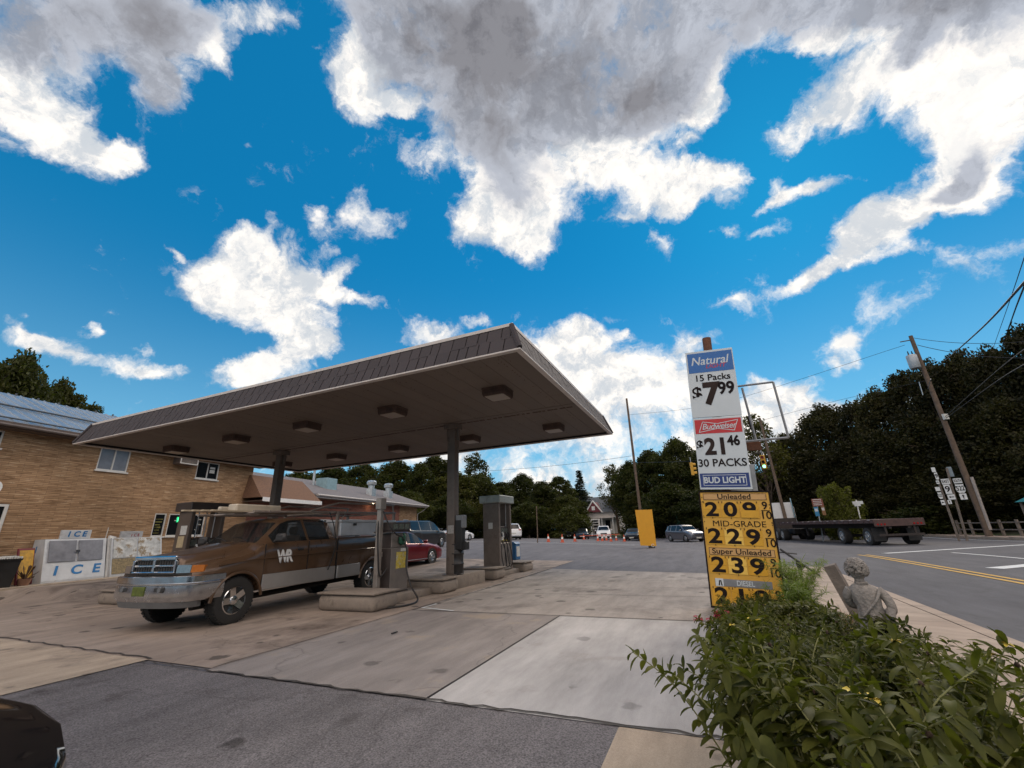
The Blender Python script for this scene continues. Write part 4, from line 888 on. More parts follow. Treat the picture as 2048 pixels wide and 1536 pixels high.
# ------------------------------------------------------------------ statue, post and rail in the bed
stone = mat('weathered_stone', (.24, .22, .20), .9, vary=.3, vs=7, bump=.7, bs=35, stain=((.12, .10, .085), 5, .52, .7))
sq = at(1748, 1250, 5.5); sq.z = 0
sg = thing('stone_statue', 'weathered stone garden statue of a draped figure with curly hair seen from behind', 'statue', (sq.x, sq.y, 0), math.atan2(sq.y, sq.x)-math.pi/2); sg.scale = (.74,)*3; sg.location.z = .13
def robe(z, w, d, cx, cy, amp, nf, ph):                     # one ring of folded cloth
    out = []
    for k in range(48):
        a = k*2*math.pi/48; r = 1+amp*math.sin(nf*a+ph)+.5*amp*math.sin(nf*1.7*a+ph*2.1)
        out.append((cx+w*r*math.cos(a), cy+d*r*math.sin(a), z))
    return out
f = MB(); lev = [(0, .17, .15, 0, 0, .10), (.10, .165, .145, 0, 0, .10), (.30, .15, .13, .0, 0, .09), (.48, .14, .12, .005, 0, .07), (.60, .135, .105, .01, 0, .05), (.68, .125, .10, .01, 0, .04), (.76, .14, .105, 0, 0, .04), (.84, .155, .11, -.005, 0, .03), (.89, .145, .10, -.01, 0, .02), (.925, .10, .08, -.015, 0, .01), (.95, .055, .055, -.02, 0, 0), (1.0, .05, .052, -.02, -.01, 0)]
f.rings([robe(z, w, d, cx, cy, a, 9, z*5) for z, w, d, cx, cy, a in lev])
def limb(path, r):
    rs = []; 
    f.tube(catmull(path, 5), r[0], 10, r[1])
limb([(.13, .0, .87), (.20, .0, .78), (.225, -.01, .66), (.18, .10, .60), (.06, .15, .64)], (.062, .036))
limb([(-.14, 0, .87), (-.19, .03, .78), (-.17, .10, .68), (-.05, .15, .66)], (.058, .036))
f.tube(catmull([(.15, -.075, .87), (.09, -.112, .76), (.0, -.118, .66), (-.09, -.11, .56)], 6), .018, 8, .01); f.tube(catmull([(.21, -.03, .66), (.17, -.10, .52), (.11, -.125, .3), (.09, -.14, .06)], 6), .05, 8, .035); f.tube(catmull([(.02, -.10, .60), (.0, -.125, .4), (.02, -.145, .1)], 6), .03, 8, .02); f.tube([(-.06, .0, .955), (-.05, -.055, .95), (.0, -.07, .945), (.05, -.04, .95)], .02, 7)
f.build('robe', stone, sg, smooth=50)
f = MB(); hc = Vector((-.02, .0, 1.10))
f.lathe([(0, -.115), (.045, -.108), (.075, -.075), (.088, -.02), (.09, .03), (.075, .08), (.045, .105), (0, .115)], hc, 18)
f.tube([hc+Vector((0, .085, .02)), hc+Vector((0, .112, -.012)), hc+Vector((0, .088, -.025))], .014, 6); f.tube([hc+Vector((-.03, .082, -.055)), hc+Vector((.03, .082, -.055))], .008, 6)
for s in (-1, 1): f.tube([hc+Vector((s*.086, 0, -.02)), hc+Vector((s*.095, 0, .02))], .016, 6)
f.build('head', stone, sg, smooth=60)
f = MB(); hr = random.Random(4)
for k in range(150):
    a = hr.uniform(0, 6.28); e = math.asin(hr.uniform(-.45, 1))
    d = Vector((math.cos(a)*math.cos(e), math.sin(a)*math.cos(e), math.sin(e)))
    if d.y > .45 and d.z < .35: continue
    c = hc+Vector((d.x*.105, d.y*.105, d.z*.118+.012)); r = hr.uniform(.016, .026); tdir = d.cross(Vector((hr.uniform(-1, 1), hr.uniform(-1, 1), hr.uniform(-1, 1)))).normalized(); n2 = d.cross(tdir)
    f.tube([c+(tdir*math.cos(j*.9)+n2*math.sin(j*.9))*r+d*j*.002 for j in range(6)], r*.7, 5)
f.build('hair', stone, sg, smooth=60)
MB().box(-.24, .24, -.22, .22, -.18, .05, bevel=.02).build('plinth', stone, sg)
wpost = mat('grey_timber', (.15, .125, .105), .9, vary=.35, vs=5, bump=.6, bs=22)
q = onground(1700, 1300)
t = thing('timber_post', 'old grey timber post slanting among the plants left of the statue', 'post', (q.x, q.y, 0)); D = math.hypot(q.x, q.y)
f = MB(); f.tube([Vector((.25, -.1, 0)), at(1659, 1130, D)-t.location], .085, 4); f.build('timber', wpost, t, bevel=.01)
q = onground(1640, 1180); D = math.hypot(q.x, q.y)
t = thing('iron_rail', 'black iron bar sloping down behind the right edge of the price sign', 'rail', (q.x, q.y, 0))
f = MB(); f.tube([at(1560, 1098, D)-t.location, at(1640, 1152, D)-t.location], .025, 6); f.tube([at(1556, 1104, D)-t.location, at(1594, 1108, D)-t.location], .012, 5); f.build('bar', black, t)
f = MB(); a = at(1592, 1122, D)-t.location; f.prism([a, at(1612, 1132, D)-t.location, at(1600, 1146, D)-t.location], (.0, .03, 0)); f.tube([a, Vector((a.x+.03, a.y, 0))], .016, 5); f.build('stake', black, t)
# ------------------------------------------------------------------ vehicles
def paint(name, col, metal=.35, rough=.32, vary=.05): return mat(name, col, rough, metal, vary=vary, coat=.45, spec=.4, rvary=.04)
head_m = mat('headlamp_glass', (.26, .275, .285), .08, .6, vary=.2, vs=30); amber = mat('amber_lens', (.42, .13, .015), .25); tail_m = mat('tail_lens', (.30, .01, .01), .2)
black_pl = mat('black_plastic', (.025, .024, .024), .55); plate_m = mat('number_plate', (.5, .5, .46), .5)
WHEELS = {}
def wheel(parent, x, y, r, wd, side, rim=chrome, name='wheel'):
    """tyre with shoulders and a five spoke rim; the mesh is shared between wheels of one size"""
    key = (r, wd, rim.name)
    if key not in WHEELS:
        R = Matrix.Rotation(-math.pi/2, 4, 'X'); ri = r*.60
        f = MB(); f.lathe([(ri, -wd/2+.02), (r*.9, -wd/2), (r*.975, -wd/2+.015), (r, -wd/2+.045), (r, wd/2-.045), (r*.975, wd/2-.015), (r*.9, wd/2), (ri, wd/2-.02), (ri, wd/2-.06)], seg=36, M=R)
        for k in range(36):
            a = k*math.pi/18; M = Matrix.Rotation(a, 4, 'Y')
            for s in (-1, 1): f.box(r-.004, r+.009, -.001+s*wd*.28-.04, s*wd*.28+.04, -.022, .022, M=M)
        o1 = f.build('tyre', rubber, None, smooth=40)
        f = MB(); f.lathe([(ri*.99, wd/2-.02), (ri*.93, wd/2-.012), (ri*.90, wd/2-.03), (ri*.87, wd/2-.11), (ri*.99, wd/2-.12)], seg=30, M=R, caps=False)
        for k in range(5):
            M = Matrix.Rotation(k*2*math.pi/5, 4, 'Y'); f.prism([(ri*.16, wd/2-.09, -ri*.24), (ri*.90, wd/2-.06, -ri*.23), (ri*.90, wd/2-.06, ri*.23), (ri*.16, wd/2-.09, ri*.24)], (0, .05, 0), M=M)
        f.lathe([(0, wd/2-.005), (ri*.28, wd/2-.015), (ri*.36, wd/2-.05), (ri*.36, wd/2-.12), (0, wd/2-.12)], seg=16, M=R)
        o2 = f.build('rim', rim, None, smooth=35)
        f = MB().lathe([(ri*.88, wd/2-.115), (.02, wd/2-.118), (.02, -wd/2), (ri*.88, -wd/2)], seg=24, M=R); o3 = f.build('brake_disc', dark, None)
        WHEELS[key] = (o1.data, o2.data, o3.data)
        for o in (o1, o2, o3): bpy.data.objects.remove(o)
    t = link(bpy.data.objects.new(name, WHEELS[key][0]), parent); t.location = (x, y, r)
    if side < 0: t.rotation_euler = (0, .35, math.pi)
    for n, m_ in (('rim', WHEELS[key][1]), ('brake_disc', WHEELS[key][2])): link(bpy.data.objects.new(n, m_), t)
    return t
def loft_car(parent, keys, axles, R, glassmap, pm, step=.07, gm=glass, names=('side_window', 'windshield', 'rear_window')):
    xs_ = sorted({k[0] for k in keys}, reverse=True); X = []
    for a, c in zip(xs_[:-1], xs_[1:]): X += lin(a, c, step)[:-1]
    X.append(xs_[-1])
    for ax in axles: X += [ax+R*math.cos(t) for t in np.linspace(0, math.pi, 15)]
    for (a, c) in glassmap['side']+[glassmap['front'], glassmap['rear']]: X += [a, c]
    X = [x for x in sorted(set(round(x, 4) for x in X), reverse=True) if xs_[-1] <= x <= xs_[0]]
    ks = sorted(keys, key=lambda k: k[0]); kx = [k[0] for k in ks]; K = np.array(ks)
    def S(x): return [float(np.interp(x, kx, K[:, i])) for i in range(1, 6)]
    rings = []
    for x in X:
        zb, zs, zt, w, wt = S(x); fl = 0
        for ax in axles:
            dx = abs(x-ax)
            if dx < R: zb = max(zb, R*.72+math.sqrt(max(0, R*R-dx*dx))*.98)
            if dx < R+.12: fl = max(fl, .018*min(1, (R+.12-dx)/.12))
        zb = min(zb, zs-.06); h = zs-zb; z7 = max(zs+.004, zt-.055); y6 = w*.955; f7 = min(1, max(0, (zt-zs)/.35)); y7 = wt+.02 if f7 > .3 else y6+(wt-y6)*min(1, .35+f7)
        half = [(0, zb), (w*.86, zb), (w*.975+fl*.6, zb+.025*min(1, h/.3)), (w+fl, zb+h*.36), (w*1.004+fl*.5, zb+h*.70), (w*.985, zs-.035*min(1, h/.3)), (y6, zs), (y7, z7), (wt*.9, zt-.012), (wt*.45, zt+.006), (0, zt+.012)]
        rings.append([(x, y, z) for y, z in half]+[(x, -y, z) for y, z in half[-2:0:-1]])
    n = len(rings[0]); groups = {}
    def cell(x, j):
        jj = j if j <= 9 else 19-j                         # mirrored row
        if jj == 6 and any(min(a, c) < x < max(a, c) for a, c in glassmap['side']): return ('side', [i for i, (a, c) in enumerate(glassmap['side']) if min(a, c) < x < max(a, c)][0], j > 9)
        if jj >= 8:
            a, c = glassmap['front']
            if min(a, c) < x < max(a, c): return ('front',)
            a, c = glassmap['rear']
            if min(a, c) < x < max(a, c): return ('rear',)
        return ('body',)
    for i in range(len(rings)-1):
        xm = (X[i]+X[i+1])/2
        for j in range(n): groups.setdefault(cell(xm, j), []).append((i, j))
    body = None
    for g in sorted(groups, key=lambda g: g[0] != 'body'):
        f = MB(); vm = {}
        def V(i, j):
            if (i, j) not in vm: vm[(i, j)] = f.bm.verts.new(rings[i][j])
            return vm[(i, j)]
        for (i, j) in groups[g]:
            q = [V(i, j), V(i, (j+1) % n), V(i+1, (j+1) % n), V(i+1, j)]
            try: f.bm.faces.new(q)
            except ValueError: pass
        if g[0] == 'body':
            for i in (0, len(rings)-1):
                try: f.bm.faces.new([V(i, j) for j in range(n)])
                except ValueError: pass
        bmesh.ops.remove_doubles(f.bm, verts=f.bm.verts, dist=1e-5)
        nm = {'body': 'body', 'side': names[0], 'front': names[1], 'rear': names[2]}[g[0]]
        o = f.build(nm, pm if g[0] == 'body' else gm, parent, smooth=38)
        if g[0] == 'body': body = o
    return body
SEDAN = [(2.42, .38, .60, .63, .62, .50), (2.32, .25, .66, .71, .80, .64), (2.0, .21, .76, .84, .89, .74), (1.15, .20, .90, .985, .915, .78), (1.02, .20, .91, 1.01, .92, .76), (.35, .2, .93, 1.36, .92, .68), (-.1, .2, .945, 1.445, .92, .67), (-.9, .2, .965, 1.42, .92, .66), (-1.72, .22, .99, 1.14, .92, .68), (-1.9, .24, 1.0, 1.08, .91, .72), (-2.3, .30, .95, 1.02, .84, .66), (-2.43, .42, .88, .92, .70, .55)]
SEDAN_G = dict(side=[(.80, -.38), (-.46, -1.42)], front=(1.0, .28), rear=(-.98, -1.74))
SUV = [(2.36, .45, .72, .76, .66, .52), (2.26, .32, .80, .86, .84, .68), (1.95, .27, .92, .99, .91, .76), (1.25, .26, 1.02, 1.10, .93, .80), (1.12, .26, 1.03, 1.12, .93, .78), (.55, .26, 1.05, 1.56, .93, .68), (.2, .26, 1.06, 1.66, .93, .66), (-1.7, .27, 1.10, 1.66, .93, .65), (-2.02, .3, 1.11, 1.58, .92, .65), (-2.28, .34, 1.08, 1.12, .90, .74), (-2.36, .42, .95, 1.0, .84, .7)]
SUV_G = dict(side=[(.92, -.15), (-.23, -1.18), (-1.28, -1.85)], front=(1.1, .48), rear=(-2.0, -2.29))
def simple_car(name, label, cat, P, heading, pm, keys=SEDAN, G=SEDAN_G, r=.33, axles=(1.42, -1.40), group=None, sc=1.0, lights=True, z=None):
    t = thing(name, label, cat, P, heading, group); t.scale = (sc,)*3
    loft_car(t, keys, axles, r+.055, G, pm)
    xf, xr = keys[0][0], keys[-1][0]; w = max(k[4] for k in keys); zf = keys[1][2]; zr = keys[-2][2]
    for ax in axles:
        for s in (-1, 1): wheel(t, ax, s*(w-.105), r, .21, s, alu)
    MB().box(xr+.35, xf-.35, -w*.7, w*.7, .22, .5).build('underbody', dark, t)
    for s in (-1, 1):
        if lights: f = MB(); f.rings([[(xf-.13, s*.44, zf-.10), (xf-.13, s*.44, zf-.01), (xf-.26, s*.70, zf+.02), (xf-.26, s*.70, zf-.09)], [(xf-.04, s*.44, zf-.10), (xf-.05, s*.44, zf-.02), (xf-.16, s*.78, zf+.00), (xf-.15, s*.78, zf-.09)]]); f.build('headlight', head_m, t, bevel=.008)
        f = MB(); f.box(xr-.01, xr+.14, s*.70-.14, s*.70+.14, zr-.16, zr-.02, bevel=.02); f.build('tail_light', tail_m, t)
        xm = G['front'][0]-.28; zm = float(np.interp(xm, [k[0] for k in sorted(keys)], [k[2] for k in sorted(keys)]))
        f = MB(); f.box(xm-.09, xm+.09, s*(w+.10)-.10, s*(w+.10)+.10, zm+.01, zm+.15, bevel=.035); f.build('side_mirror', pm, t, smooth=40)
    MB().box(xf-.06, xf+.008, -.42, .42, zf-.22, zf-.05, bevel=.02).build('grille', black_pl, t)
    MB().box(xf-.05, xf+.014, -.26, .26, .34, .46).build('front_plate', plate_m, t); MB().box(xr-.012, xr+.05, -.26, .26, .60, .72).build('rear_plate', plate_m, t)
    return t
def hd(dx, dy): return math.atan2(dy, dx)
HV = STA
# red sedan
p = st(9.75, 10.2); p.z = TST(9.75, 10.2)
rs = simple_car('sedan', 'dark red sedan parked nose away beyond the small fuel pump', 'car', p, HV-.03, paint('red_paint', (.16, .008, .014)), r=.34, axles=(1.42, -1.42))
for s in (-1, 1): MB().box(-1.0, 1.05, s*.93-.012, s*.93+.012, .27, .295).build('sill_trim', chrome, rs)
q = onground(884, 1094)
VAN = [(2.45, .45, .74, .78, .70, .55), (2.34, .30, .84, .90, .86, .70), (1.9, .25, 1.0, 1.08, .95, .80), (1.5, .25, 1.05, 1.16, .97, .82), (.75, .25, 1.09, 1.66, .97, .72), (.4, .25, 1.10, 1.74, .97, .70), (-2.1, .27, 1.14, 1.74, .97, .70), (-2.38, .30, 1.14, 1.62, .96, .70), (-2.5, .36, 1.05, 1.1, .93, .78), (-2.55, .42, .95, 1.0, .88, .7)]
VAN_G = dict(side=[(1.2, .2), (.1, -1.1), (-1.2, -2.25)], front=(1.48, .68), rear=(-2.39, -2.505))
simple_car('minivan', 'black minivan parked at the end of the low building', 'van', q-BV*1.5+AU*.95, HV+.05, paint('black_van_paint', (.012, .010, .010), .0, .5), VAN, VAN_G, .35, (1.55, -1.55))
q = onground(936, 1081); simple_car('sedan', 'white sedan parked beside the black minivan', 'car', q-BV*1.2+AU*.9, HV-.15, paint('white_paint_car', (.66, .67, .68), .0, .3), r=.33)
q = onground(866, 1078); t = simple_car('white_van', 'long white van whose pale roof shows behind the black minivan', 'van', q+BV*3, HV+.2, paint('white_paint_car', (.66, .67, .68)), VAN, VAN_G, .38, (1.55, -1.55), sc=1.1)
q = onground(1022, 1079); simple_car('suv', 'white utility vehicle seen from behind, past the tall pump', 'car', q, HV+.55, paint('white_paint_car', (.66, .67, .68)), SUV, SUV_G, .37, (1.42, -1.40), sc=1.04)
q = onground(1372, 1083); gs = simple_car('suv', 'grey utility vehicle facing the viewer with lit headlamps, left of the price sign', 'car', q, HV+math.pi+.62, paint('grey_paint_car', (.17, .175, .20), .7, .3), SUV, SUV_G, .36, (1.42, -1.40))
lit = mat('lit_headlamp', (1, .96, .86), .4, emit=5)
for s in (-1, 1): MB().box(2.20, 2.285, s*.56-.07, s*.56+.07, .75, .84, bevel=.02).build('headlamp_bulb', lit, gs)
q = onground(1133, 1077); simple_car('sedan', 'dark sedan far off in the side road, left of the other dark sedan', 'car', q, hd(-.25, -1)+.3, paint('black_car_paint', (.012, .012, .014)))
q = onground(1165, 1078); simple_car('sedan', 'dark sedan far off on the side road beside the white pickup', 'car', q, hd(-.15, -1), paint('blue_black_paint', (.02, .03, .045), .5, .25))
q = onground(1269, 1081); simple_car('sedan', 'dark car partly hidden by the orange board', 'car', q, hd(-.4, -1), paint('black_car_paint', (.012, .012, .014)))
# white pickup in the distance
PK = [(2.6, .5, .78, .82, .80, .66), (2.5, .42, .92, .96, .92, .76), (2.2, .40, 1.02, 1.08, .96, .84), (1.1, .40, 1.10, 1.18, .97, .84), (.98, .40, 1.12, 1.2, .97, .8), (.45, .4, 1.15, 1.66, .97, .68), (.2, .4, 1.16, 1.76, .97, .66), (-.85, .4, 1.17, 1.76, .97, .66), (-1.0, .4, 1.18, 1.70, .97, .66), (-1.08, .4, 1.18, 1.2, .97, .86), (-2.75, .45, 1.2, 1.21, .96, .88), (-2.8, .5, 1.15, 1.16, .92, .8)]
q = onground(1209, 1079); simple_car('pickup', 'white pickup facing the viewer far off behind the traffic cones', 'pickup', q, hd(-.2, -1), paint('white_paint_car', (.66, .67, .68)), PK, dict(side=[(.82, -.75)], front=(.96, .42), rear=(-.99, -1.07)), .40, (1.7, -1.75))
# the viewer's neighbour: corner of a black car at the lower left
_h = hd(1, .25); _f = Vector((math.cos(_h), math.sin(_h), 0)); _l = Vector((-_f.y, _f.x, 0)); _q = atz(-38, 1462, .84); _c = _q-_f*2.1-_l*.62; _c.z = 0
NOSE = [(2.46, .42, .60, .62, .30, .20), (2.44, .36, .68, .71, .46, .34), (2.38, .30, .75, .79, .62, .48), (2.28, .26, .81, .86, .74, .58), (2.14, .24, .86, .915, .82, .65), (1.94, .22, .90, .955, .875, .70), (1.6, .21, .93, .99, .905, .74), (1.15, .20, .96, 1.03, .92, .78), (1.02, .20, .97, 1.06, .92, .76), (.35, .2, .99, 1.40, .92, .60), (-.1, .2, 1.0, 1.48, .92, .58), (-.9, .2, 1.02, 1.46, .92, .57), (-1.72, .22, 1.04, 1.2, .92, .62), (-1.9, .24, 1.04, 1.12, .91, .72), (-2.3, .30, .98, 1.05, .84, .66), (-2.43, .42, .9, .94, .70, .55)]
bc = simple_car('sedan', 'glossy black car of which only the nose shows in the lower left corner', 'car', _c, _h, mat('gloss_black', (.008, .008, .009), .07, .0, vary=.05, coat=1, spec=.8, rvary=.02), NOSE, SEDAN_G, r=.33, lights=False)
# ------------------------------------------------------------------ brown pickup under the canopy
brown = paint('brown_paint', (.105, .060, .033), .3, .30, .08); silver = paint('silver_paint', (.42, .40, .38), .6, .36)
fw = Vector((-4.14, -.31, 0)).normalized(); fwd = BV*fw.x+AU*fw.y
tc = st(-.68, 6.67); tk = thing('pickup', 'brown extended cab pickup with silver sills, chrome bumper, ladder rack and white WR door letters', 'pickup', tc, math.atan2(fwd.y, fwd.x))
TKM = Matrix.Translation(tc) @ Matrix.Rotation(math.atan2(fwd.y, fwd.x), 4, 'Z')
TR = [(.84, .60, .97, .99, .90, .82), (.70, .55, 1.04, 1.065, .96, .84), (.40, .52, 1.10, 1.13, .985, .85), (.0, .50, 1.15, 1.19, .99, .86), (-.30, .50, 1.24, 1.30, .99, .84), (-.44, .50, 1.335, 1.40, .985, .82), (-.52, .5, 1.375, 1.44, .985, .80), (-1.02, .5, 1.39, 1.82, .985, .68), (-1.25, .5, 1.395, 1.895, .985, .655), (-1.7, .5, 1.40, 1.915, .985, .65), (-2.32, .5, 1.405, 1.90, .985, .65), (-2.50, .5, 1.41, 1.84, .985, .66), (-2.555, .5, 1.41, 1.45, .985, .82), (-2.57, .5, 1.41, 1.43, .965, .9), (-2.60, .52, 1.42, 1.43, .965, .92), (-2.615, .52, 1.43, 1.44, .985, .92), (-5.10, .56, 1.45, 1.46, .98, .92), (-5.18, .62, 1.43, 1.44, .95, .88)]
loft_car(tk, TR, (0, -4.0), .50, dict(side=[(-.70, -1.62), (-1.69, -2.34)], front=(-.46, -1.00), rear=(-2.47, -2.552)), brown, step=.08, gm=mat('truck_glass', (.02, .024, .026), .04, 0, vary=.02, spec=1.0, alpha=.62, rvary=.01))
MB().box(-2.5, -.5, -.86, .86, .62, .70).build('cab_floor', dark, tk)
MB().box(-.85, -.52, -.84, .84, 1.0, 1.37, bevel=.05).build('dashboard', black_pl, tk)
seat_m = mat('seat_cloth', (.14, .11, .09), .9)
for s in (-1, 1):
    f = MB(); f.box(-1.62, -1.1, s*.42-.28, s*.42+.28, .85, 1.02, bevel=.05); f.box(-1.75, -1.58, s*.42-.27, s*.42+.27, 1.0, 1.52, bevel=.06); f.box(-1.76, -1.66, s*.42-.12, s*.42+.12, 1.55, 1.72, bevel=.04); f.build('seat', seat_m, tk, smooth=40)
f = MB(); f.tube([Vector((-1.02+.09*math.sin(a), .42+.18*math.cos(a), 1.33+.16*math.sin(a))) for a in np.linspace(0, 6.283, 20)], .016, 6); f.build('steering_wheel', black_pl, tk, smooth=True)
for ax in (0, -4.0):
    for s in (-1, 1): wheel(tk, ax, s*.845, .40, .26, s, chrome)
# raised hood
f = MB(); rs_ = []
for x, w, z0, z1 in ((.885, .54, .99, 1.165), (.86, .56, 1.0, 1.20), (.78, .575, 1.02, 1.228), (.5, .60, 1.06, 1.262), (.1, .63, 1.13, 1.315), (-.28, .66, 1.25, 1.385), (-.42, .67, 1.31, 1.41)):
    rs_.append([(x, y, z) for y, z in ((w+.03, z0), (w+.012, z0+(z1-z0)*.55), (w-.03, z1-.025), (w*.8, z1), (w*.4, z1+.012), (w*.3, z1+.004), (0, z1+.004), (-w*.3, z1+.004), (-w*.4, z1+.012), (-w*.8, z1), (-w+.03, z1-.025), (-w-.012, z0+(z1-z0)*.55), (-w-.03, z0))])
f.rings(rs_, closed=True); f.build('hood', brown, tk, smooth=45)
# grille
f = MB().box(.885, .935, -.55, .55, 1.165, 1.235, bevel=.018).box(.885, .935, -.56, .56, .945, .975, bevel=.01); 
for s in (-1, 1): f.box(.885, .932, s*.545-.03, s*.545+.03, .98, 1.162, bevel=.01)
f.box(.90, .93, -.51, .51, 1.055, 1.082, bevel=.006).box(.90, .932, -.03, .03, .98, 1.05, bevel=.006).box(.90, .932, -.03, .03, 1.086, 1.162, bevel=.006)
gr = f.build('grille', chrome, tk, smooth=35)
f = MB()
for k in range(16): f.box(.886, .899, -.50+k*.066-.002, -.50+k*.066+.040, .977, 1.163)
f.build('grille_mesh', black_pl, gr)
for s in (-1, 1):
    f = MB(); f.rings([[(.87, s*.60, .955), (.87, s*.60, 1.085), (.76, s*.90, 1.075), (.76, s*.90, .955)], [(.925, s*.60, .95), (.915, s*.60, 1.08), (.855, s*.86, 1.075), (.865, s*.86, .95)]]); h = f.build('headlight', head_m, tk, bevel=.012)
    f = MB(); f.rings([[(.74, s*.88, .958), (.74, s*.88, 1.07), (.62, s*.93, 1.065), (.62, s*.93, .962)], [(.858, s*.868, .953), (.848, s*.868, 1.072), (.70, s*.972, 1.066), (.71, s*.972, .957)]]); f.build('turn_signal', amber, tk, bevel=.01)
# bumper: swept section
path = [(.30, 1.0), (.62, 1.015), (.84, .97), (.96, .80), (1.03, .5), (1.055, 0), (1.03, -.5), (.96, -.80), (.84, -.97), (.62, -1.015), (.30, -1.0)]
path = [(p.x, p.y) for p in catmull([(a, c, 0) for a, c in path], 4)]
prof = [(0, .905), (.018, .895), (.02, .80), (.0, .785), (-.005, .765), (.012, .75), (.015, .60), (-.01, .53), (-.03, .50)]
f = MB(); rings_ = []
for i, (x, y) in enumerate(path):
    a = path[max(0, i-1)]; c = path[min(len(path)-1, i+1)]; d = Vector((c[0]-a[0], c[1]-a[1], 0)).normalized(); n = Vector((-d.y, d.x, 0)); n = n if n.dot(Vector((x+.6, y, 0))) > 0 else -n
    rings_.append([(x+n.x*o, y+n.y*o, z) for o, z in prof]+[(x-n.x*.06, y-n.y*.06, .50), (x-n.x*.06, y-n.y*.06, .905)])
f.rings(rings_); bmp = f.build('bumper', mat('bumper_chrome', (.50, .52, .55), .22, 1.0, vary=.15, vs=4), tk, smooth=35)
for s in (-1, 1):
    MB().box(1.015, 1.062, s*.45-.12, s*.45+.12, .655, .745, bevel=.02).build('bumper_opening', black_pl, bmp)
    f = MB().lathe([(0, .0), (.042, 0), (.045, -.03), (0, -.03)], seg=16, M=Matrix.Translation((1.07, s*.48, .70)) @ Matrix.Rotation(math.pi/2, 4, 'Y')); f.build('fog_lamp', head_m, bmp)
MB().box(1.062, 1.082, -.17, .13, .60, .75, bevel=.005).build('number_plate', mat('plate_green', (.085, .11, .012), .5, vary=.6, vs=14), bmp)
f = MB()
rings_ = [[(x-.03, y*.96, .50), (x-.06, y*.93, .40), (x-.14, y*.9, .40), (x-.14, y*.9, .50)] for x, y in path[6:-6]]; f.rings(rings_); f.build('air_dam', mat('air_dam_grey', (.12, .12, .12), .7), tk)
for s in (-1, 1):
    for (x0, x1) in ((-3.48, -2.62), (-2.555, -.50)): MB().box(x0, x1, s*.99-.02, s*.99+.022, .50, .79, bevel=.014).build('sill_panel', silver, tk, smooth=35)
    MB().box(-5.12, -4.53, s*.985-.02, s*.985+.02, .56, .79, bevel=.014).build('sill_panel', silver, tk, smooth=35)
    for (a, c) in ((0, .52), (-4.0, .52)):
        f = MB(); f.tube([(a+c*math.cos(t), s*1.0, .36+c*math.sin(t)) for t in np.linspace(.12, math.pi-.12, 24)], .028, 8); f.build('arch_lip', brown, tk, smooth=True)
    f = MB(); f.box(-.505, -.497, s*.99-.012, s*.99+.014, .52, 1.36).box(-1.655, -1.647, s*.99-.012, s*.99+.014, .52, 1.38).box(-2.60, -2.57, s*.985-.012, s*.985+.010, .5, 1.42); f.build('door_gap', dark, tk)
    f = MB().box(-1.50, -1.33, s*1.0-.01, s*1.0+.012, 1.20, 1.255, bevel=.012); f.build('door_handle', black_pl, tk)
    f = MB(); f.box(-.78, -.66, s*1.13-.13, s*1.13+.13, 1.385, 1.56, bevel=.04); f.tube([(-.72, s*.96, 1.40), (-.72, s*1.06, 1.45)], .03, 6); f.build('side_mirror', black_pl, tk, smooth=40)
    f = MB(); f.tube([(x, s*1.003, z) for x, z in ((.45, 1.03), (-.2, 1.085), (-2.5, 1.12), (-5.0, 1.135))], .012, 6); f.build('body_crease', brown, tk, smooth=True)
    # bed side tool boxes
    b = MB().box(-5.05, -2.68, s*.72-.23, s*.72+.23, 1.47, 1.80, bevel=.012).build('toolbox', mat('toolbox_silver', (.62, .64, .66), .42, .5, vary=.08), tk, smooth=35)
    MB().box(-5.07, -2.66, s*.72-.245, s*.72+.245, 1.803, 1.865, bevel=.012).build('lid', mat('toolbox_silver', (.62, .64, .66), .42, .5), b, smooth=35)
    for xx in (-4.5, -3.2): MB().box(xx-.06, xx+.06, s*.965-.01, s*.965+.012, 1.72, 1.78, bevel=.006).build('latch', black_pl, b)
    # rack
    f = MB(); rk = mat('rack_paint', (.22, .185, .16), .5, .3, vary=.25)
    f.tube([(-.25, s*.80, 2.0), (-5.15, s*.86, 2.08)], .028, 8); f.tube(catmull([(-1.75, s*.82, 2.05), (-2.6, s*.83, 2.26), (-2.9, s*.83, 2.28), (-4.9, s*.85, 2.30), (-5.02, s*.85, 2.24), (-5.1, s*.86, 1.9)], 6), .022, 8)
    for xx in (-2.64, -5.08): f.box(xx-.03, xx+.03, s*.86-.03, s*.86+.03, 1.45, 2.06)
    f.tube([(-2.64, s*.86, 1.75), (-2.95, s*.85, 2.03)], .016, 6); f.build('rack_rail', rk, tk, smooth=35)
for xx in (-.6, -2.64, -5.08):
    zz = 2.0+(-xx-.25)*.016; MB().tube([(xx, -.86, zz), (xx, .86, zz)], .024, 8).build('rack_crossbar', mat('rack_paint', (.34, .29, .26), .5), tk, smooth=True)
f = MB().tube([(.55, -.6, .36), (-4.2, -.5, .42)], .06, 6).tube([(.55, .6, .36), (-4.2, .5, .42)], .06, 6).tube([(0, -.75, .40), (0, .75, .40)], .07, 8).tube([(-4, -.75, .40), (-4, .75, .40)], .08, 8).box(-3.4, -2.6, -.5, .1, .36, .55); f.build('chassis', dark, tk)
f = MB().tube([(.12, .0, .52), (.12, .0, .52)], .01, 4)
f.bm.free()
